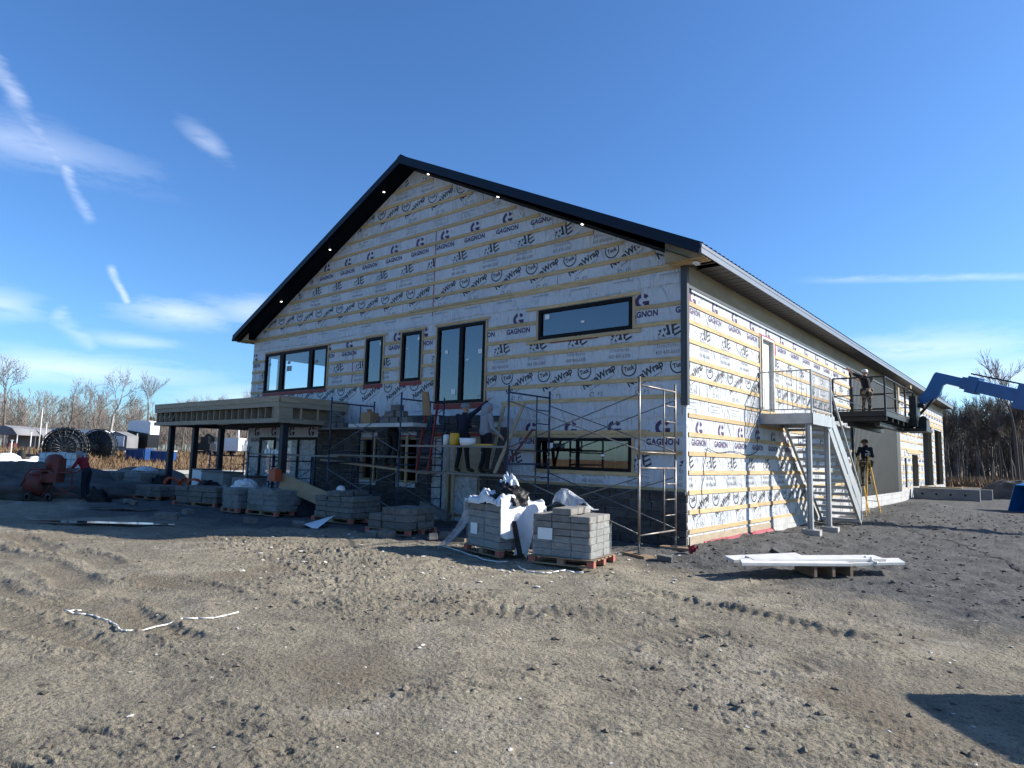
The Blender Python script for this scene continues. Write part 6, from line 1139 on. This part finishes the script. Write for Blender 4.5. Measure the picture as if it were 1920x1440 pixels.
def thicket(name, label, us, dists, hs, n, seed, m, twigs=34, r=.03):
    rn = random.Random(seed); f = Fast()
    for _ in range(n):
        u = rn.uniform(*us); d_ = rn.uniform(*dists); H = rn.uniform(*hs); p = at(u, 860, d_); b = np.array((p[0], p[1], gzb(p[0], p[1])-.2)); l = np.array((rn.gauss(0, .04), rn.gauss(0, .04), 1)); f.seg(b, b+l*H, r*2.2, r*.5)
        for k in range(twigs):
            t = rn.uniform(.12, .97); a = rn.uniform(0, 2*PI); L = H*.30*(1.12-t)*rn.uniform(.5, 1.2)+.25; q = b+l*H*t; e = q+np.array((math.cos(a)*.6, math.sin(a)*.6, .85))*L; f.seg(q, e, r*.75, r*.35)
            for s_ in range(3): a2 = a+rn.uniform(-1, 1); c_ = q+(e-q)*rn.uniform(.3, .9); f.seg(c_, c_+np.array((math.cos(a2)*.5, math.sin(a2)*.5, .8))*L*.45, r*.5, r*.3)
    me = f.mesh(name, m); o = D.objects.new(name, me); COL.objects.link(o); return tag(o, label, 'woods', kind='stuff')
thicket('far_woods', 'hazy mass of bare woods behind the left trees', (-120, 475), (100, 150), (6.0, 8.6), 300, 5, 'twig')
thicket('far_woods', 'dark mass of bare woods behind the right trees', (1700, 2150), (92, 130), (7.0, 9.8), 330, 6, 'twigd', 36, .04)
# far pines
def pine(label, u, d_, H, rn):
    p = at(u, 840, d_); T = thing('pine_tree', label, 'tree', (p[0], p[1], 1.0), 0, 'far dark pines'); mb = MB(); mb.tube((0, 0, -.3), (0, 0, H*.9), .14, .05, 6); mb.build('trunk', ['bark'], T, False); v = []; f = []; k = 0
    for i in range(420):
        t = rn.random()**.8; z = H*(.30+.70*t); rad = H*.22*(1-t**2.2)*rn.random()**.5+.2; a = rn.uniform(0, 2*PI); c = np.array((rad*math.cos(a), rad*math.sin(a), z)); s = rn.uniform(.25, .5); A_, B2_ = np.array([rn.gauss(0, 1) for _ in range(3)]), np.array([rn.gauss(0, 1) for _ in range(3)]); v += [c, c+A_*s, c+B2_*s]; f.append((k, k+1, k+2)); k += 3
    MB().add(v, f).build('crown', ['needle'], T, False)
for i in range(26): pine('dark pine on the far skyline left of the building', 262+i*8.2+rnd.uniform(-3, 3), rnd.uniform(215, 260), rnd.uniform(7.0, 10.0), rnd)
# ------------------------------------------------------------------ yard beyond the road
def yard(u, d_): p = at(u, 850, d_); return (p[0], p[1], gzb(p[0], p[1]))
for u, d_, rad, lab, tl in ((121, 64, 1.62, 'left of the two big black pipe reels', .35), (184, 66, 1.5, 'right of the two big black pipe reels', -.1)):
    T = thing('pipe_reel', lab, 'pipe reel', yard(u, d_), -YAW+tl, 'black pipe reels in the yard'); zc = rad*.60
    for y in (-.32, .32):
        mb = MB()
        for rr in (rad, rad*.8, rad*.55): mb.path([(rr*math.cos(t), y, zc+rr*math.sin(t)) for t in np.linspace(0, 2*PI, 29)], .055 if rr == rad else .03, 5)
        fl = mb.build('flange', ['pipe'], T, False)
        mb = MB()
        for k in range(16): t = 2*PI*k/16; mb.tube((.3*math.cos(t), y, zc+.3*math.sin(t)), (rad*math.cos(t), y, zc+rad*math.sin(t)), .03, n=5)
        tag(mb.build('spokes', ['pipe'], fl, False), kind='stuff')
    mb = MB(); mb.lathe([(.06, -.28), (rad*.93, -.28), (rad*.96, -.1), (rad*.96, .1), (rad*.93, .28), (.06, .28)], (0, 0, zc), 32, axis='y'); mb.build('pipe_winding', ['pipe'], T, False)
for u, d_, sx, sz, lab in ((14, 60, 1.0, 1.0, 'white domed tank, largest at the left edge'), (-6, 60, .8, .9, 'white domed tank cut by the left edge'), (52, 60, .8, .6, 'low white domed tank left of the pipe reels'), (66, 61, .55, .7, 'small white tank beside the left pipe reel')):
    T = thing('storage_tank', lab, 'tank', yard(u, d_), rnd.uniform(0, 3), 'white tanks in the yard'); mb = MB(); mb.lathe([(sx, 0), (sx*.98, sz*.3), (sx*.8, sz*.7), (sx*.45, sz*.93), (0, sz)], n=20); mb.build('shell', ['white'], T, False); mb = MB(); mb.lathe([(.14, sz*.9), (.14, sz*1.08), (0, sz*1.1)], n=10); mb.build('manhole', ['trim'], T, False)
p = yard(40, 60.5); T = thing('tyre_pile', 'black rounded shape between the white tanks', 'tyre', p); mb = MB(); mb.lathe([(.25, -.15), (.55, -.15), (.62, 0), (.55, .15), (.25, .15)], (0, 0, .6), 20, axis='y'); mb.build('tyre', ['rubber'], T, False)
for u, d_, w, lab in ((24, 74, 2.6, 'small grey tent shelter with something red inside'), (62, 78, 3.6, 'long grey tent shelter left of the pipe reels')):
    T = thing('tent_shelter', lab, 'shelter', yard(u, d_), -YAW, 'grey tent shelters in the yard'); mb = MB(); mb.prism([(-w/2, 1.5), (w/2, 1.5), (w/2*.6, 2.1), (0, 2.35), (-w/2*.6, 2.1)], -1.4, 1.4, 'y'); mb.build('roof', ['greytent'], T, False); mb = MB(); mb.box((0, .9, .8), (w*.96, .05, 1.5)); mb.build('back_wall', ['greytent'], T, False)
    for x in (-w/2+.05, w/2-.05):
        for y in (-1.35, 1.35): mb = MB(); mb.tube((x, y, -.1), (x, y, 1.55), .05, n=6); mb.build('leg', ['galv'], T, False)
p = yard(20, 72); o = MB(); o.box((0, 0, .5), (.8, .6, .55)); o.box((0, 0, .12), (.7, .5, .24)); o = o.build('red_box', ['redp']); o.location = p; tag(o, 'red box inside the small grey tent shelter', 'box')
T = thing('camper_trailer', 'long white camper trailer behind the pipe reels', 'trailer', yard(150, 80), -YAW); mb = MB(); mb.prism([(-3.2, .6), (3.2, .6), (3.3, 1.6), (2.9, 2.3), (-2.2, 2.45), (-3.1, 2.0)], -1.1, 1.1, 'y'); mb.build('body', ['white'], T, False)
for x in (-1.9, .2, 1.7): mb = MB(); mb.box((x, -1.115, 1.75), (.9, .03, .45)); mb.build('window', ['truckglass'], T, False)
for x in (-.5, .6): mb = MB(); mb.lathe([(.12, -.12), (.36, -.12), (.36, .12), (.12, .12)], (x, -.9, .36), 16, axis='y'); mb.build('wheel', ['rubber'], T, False)
T = thing('tarp_shelter', 'pale square tarpaulin shelter right of the pipe reels', 'shelter', yard(224, 70), -YAW); mb = MB(); mb.prism([(-1.1, .4), (1.1, .4), (1.1, 1.7), (0, 2.1), (-1.1, 1.7)], -.9, .9, 'y'); mb.build('cover', ['greytent'], T, False); ubox_l('sheet', (0, -.92, 1.2), (1.7, .03, .9), 'tarp', T)
for x in (-1, 1): mb = MB(); mb.tube((x, -.85, -.1), (x, -.85, .5), .04, n=6); mb.build('leg', ['galv'], T, False)
T = thing('dump_trailer', 'dark trailer with a white tarpaulin load rising above the blue bins', 'trailer', yard(264, 72), -YAW); mb = MB(); mb.prism([(-1.3, .7), (1.1, .7), (1.1, 2.0), (-.9, 2.3)], -1.0, 1.0, 'y'); mb.build('box', ['blackm'], T, False); mb = MB(); mb.prism([(-1.05, 1.95), (1.15, 1.95), (1.15, 3.1), (.9, 3.25), (-.7, 3.25), (-1.0, 3.0)], -.8, .8, 'y'); mb.build('load', ['tarp'], T, False); mb = MB(); mb.tube((.1, -1.05, 0), (.1, -1.05, 2), .06, n=6); mb.build('pole', ['galv'], T, False)
for x in (-.5, .5): mb = MB(); mb.lathe([(.12, -.12), (.4, -.12), (.4, .12), (.12, .12)], (x, -.85, .4), 16, axis='y'); mb.build('wheel', ['rubber'], T, False)
for u, d_, w, lab in ((262, 66, 1.7, 'blue steel bin below the dark trailer'), (308, 66, 1.5, 'blue steel bin with a pale lid beside the canopy')):
    T = thing('steel_bin', lab, 'bin', yard(u, d_), -YAW, 'blue bins in the yard'); mb = MB(); mb.prism([(-w/2, 0.05), (w/2, 0.05), (w/2, .95), (-w/2, .95)], -.7, .7, 'y')
    for x in np.linspace(-w/2+.15, w/2-.15, 4): mb.box((x, -.72, .5), (.06, .05, .8))
    mb.build('body', ['bluebin'], T, False); mb = MB(); mb.box((0, 0, 1.0), (w+.06, 1.5, .08)); mb.build('lid', ['whitepaint' if u > 300 else 'bluebin'], T, False)
for u, d_, H, lab in ((71, 70, 3.9, 'thin pale lamp pole in front of the trees'), (55, 66, 1.9, 'short pale post among the white tanks'), (20, 60, 1.9, 'white post standing by the largest tank'), (82, 70, 2.6, 'short post left of the left pipe reel')):
    T = thing('pole', lab, 'pole', yard(u, d_), 0, 'poles in the yard'); mb = MB(); mb.tube((0, 0, -.2), (0, 0, H), .05, .04, 7); mb.build('shaft', ['whitepaint'], T, False); mb = MB(); mb.box((0, 0, H), (.16, .16, .06)); mb.build('cap', ['galv'], T, False)
T = thing('excavator', 'dark excavator with raised arm seen between the canopy posts', 'excavator', yard(384, 72), -YAW); mb = MB(); mb.box((0, 0, .95), (1.5, 1.4, .7)); mb.box((.1, 0, 1.6), (.8, 1.0, .7)); mb.build('house', ['blackm'], T, False)
mb = MB(); mb.bar((-.4, 0, 1.2), (.2, 0, 2.2), .25, .3, (0, 1, 0)); mb.bar((.2, 0, 2.2), (.75, 0, 1.9), .2, .25, (0, 1, 0)); mb.build('arm', ['blackm'], T, False); mb = MB(); mb.box((.85, 0, 1.7), (.35, .6, .45)); mb.build('bucket', ['blackm'], T, False)
for y in (-.6, .6): mb = MB(); mb.prism([(-.9, .1), (.9, .1), (1.05, .3), (.9, .55), (-.9, .55), (-1.05, .3)], y-.2, y+.2, 'y'); mb.build('track', ['rubber'], T, False)
def truck(label, u, d_, pale, high):
    T = thing('truck', label, 'truck', yard(u, d_), -YAW, 'white trucks in the yard'); mb = MB(); mb.prism([(-1.2, .5), (.4, .5), (.4, 1.7), (-.9, 1.7), (-1.2, 1.1)], -.9, .9, 'y'); mb.build('cab', [pale], T, False); mb = MB(); mb.prism([(.5, .6), (2.6, .6), (2.6, 2.0 if not high else 1.3), (.5, 2.0 if not high else 1.3)], -1.0, 1.0, 'y'); mb.build('box', [pale], T, False); mb = MB(); mb.box((-.5, -.91, 1.35), (.8, .03, .4)); mb.build('window', ['truckglass'], T, False)
    if high: mb = MB(); mb.bar((-.6, 0, 1.75), (2.3, 0, 1.9), .9, .12); mb.tube((-.4, 0, 1.8), (-.45, 0, 3.0), .09, n=6); mb.build('lift_arm', ['whitepaint'], T, False)
    for x in (-.7, 1.8): mb = MB(); mb.lathe([(.12, -.12), (.42, -.12), (.42, .12), (.12, .12)], (x, -.85, .42), 16, axis='y'); mb.build('wheel', ['rubber'], T, False)
truck('white box truck seen between the second and third canopy posts', 408, 78, 'white', False); truck('white lift truck seen left of the wrapped wall', 452, 78, 'white', True)
# ------------------------------------------------------------------ loose stones and clods on the ground
def scatter(name, n, seed, m, fn, smin, smax, pw=2.5, flat=.6):
    r = np.random.RandomState(seed); X = []; Y = []
    while len(X) < n:
        x, y = fn(r); X.append(x); Y.append(y)
    X = np.array(X); Y = np.array(Y); Z = ground_h(X, Y); S = smin+(smax-smin)*r.rand(n)**pw
    O = np.array([(1, 0, 0), (-1, 0, 0), (0, 1, 0), (0, -1, 0), (0, 0, 1), (0, 0, -1), (.6, .6, .5), (-.6, .6, .5), (.6, -.6, .5), (-.6, -.6, .5)], float); Fc = np.array([(0, 6, 8), (0, 2, 6), (2, 7, 6), (2, 1, 7), (1, 9, 7), (1, 3, 9), (3, 8, 9), (3, 0, 8), (4, 8, 6), (4, 6, 7), (4, 7, 9), (4, 9, 8), (5, 2, 0), (5, 1, 2), (5, 3, 1), (5, 0, 3)])
    V = O[None]*(1+r.uniform(-.35, .35, (n, 10, 1)))*S[:, None, None]*np.stack([r.uniform(.7, 1.3, n), r.uniform(.7, 1.3, n), flat*r.uniform(.6, 1.2, n)], -1)[:, None]; a = r.uniform(0, 6.28, n); c, s = np.cos(a)[:, None], np.sin(a)[:, None]; V = np.stack([V[..., 0]*c-V[..., 1]*s, V[..., 0]*s+V[..., 1]*c, V[..., 2]], -1)+np.stack([X, Y, Z+S*flat*.15], -1)[:, None]
    F_ = (Fc[None]+(np.arange(n)*10)[:, None, None]).reshape(-1, 3); me = D.meshes.new(name); me.vertices.add(n*10); me.vertices.foreach_set('co', V.ravel()); me.loops.add(F_.size); me.loops.foreach_set('vertex_index', F_.ravel().astype(np.int32)); me.polygons.add(len(F_)); me.polygons.foreach_set('loop_start', (np.arange(len(F_))*3).astype(np.int32)); me.update(calc_edges=True); me.shade_flat(); me.materials.append(MT[m]); o = D.objects.new(name, me); COL.objects.link(o); return o
def in_view(r, d0=2.4, d1=24, p=.7):
    while True:
        d_ = d0+(d1-d0)*r.rand()**(1/p); a = YAW+R(r.uniform(-46, 46)); x, y = CAM[0]+d_*math.sin(a), CAM[1]+d_*math.cos(a)
        if not (x < 0.2 and y > -0.2): return x, y
def clodpos(r):
    while True:
        x, y = in_view(r, 2.4, 22, 1.0)
        if float(fbm(np.array([x*.55+3]), np.array([y*.75]), 11, 3)[0]) > r.uniform(.42, .62) and y < -1.5+0.2*x: return x, y
        x, y = r.normal(-3.6, 2.6), r.normal(-6.4, .9)
        if r.rand() < .6: return x, y-.25*(x+3.6)
tag(scatter('mud_clods', 4200, 1, 'clod', clodpos, .004, .036, 6.0, .7), 'scattered mud clods in the foreground', 'clods', kind='stuff')
tag(scatter('stone_chips', 1100, 2, 'pale', lambda r: in_view(r, 2.4, 24, .8), .003, .022, 4.0), 'small pale stone chips on the mud', 'stones', kind='stuff')
def near_pallets(r):
    while True:
        p = on(r.uniform(420, 900) if r.rand() < .5 else r.uniform(820, 1300), r.normal(1022, 14) if r.rand() < .5 else r.normal(1065, 16), 2, 0)
        if p[1] > CAM[1]+3 and p[0] > -16: return p[0], p[1]
tag(scatter('broken_stone', 420, 3, 'pale', near_pallets, .008, .05, 3.4), 'broken pale stone scattered before the stacks', 'stones', kind='stuff')
tag(scatter('gravel_bits', 3500, 4, 'sandpile', lambda r: (r.uniform(.3, 9), r.uniform(-3, 20)), .008, .05, 3.0), 'dark gravel along the sunlit wall', 'gravel', kind='stuff')
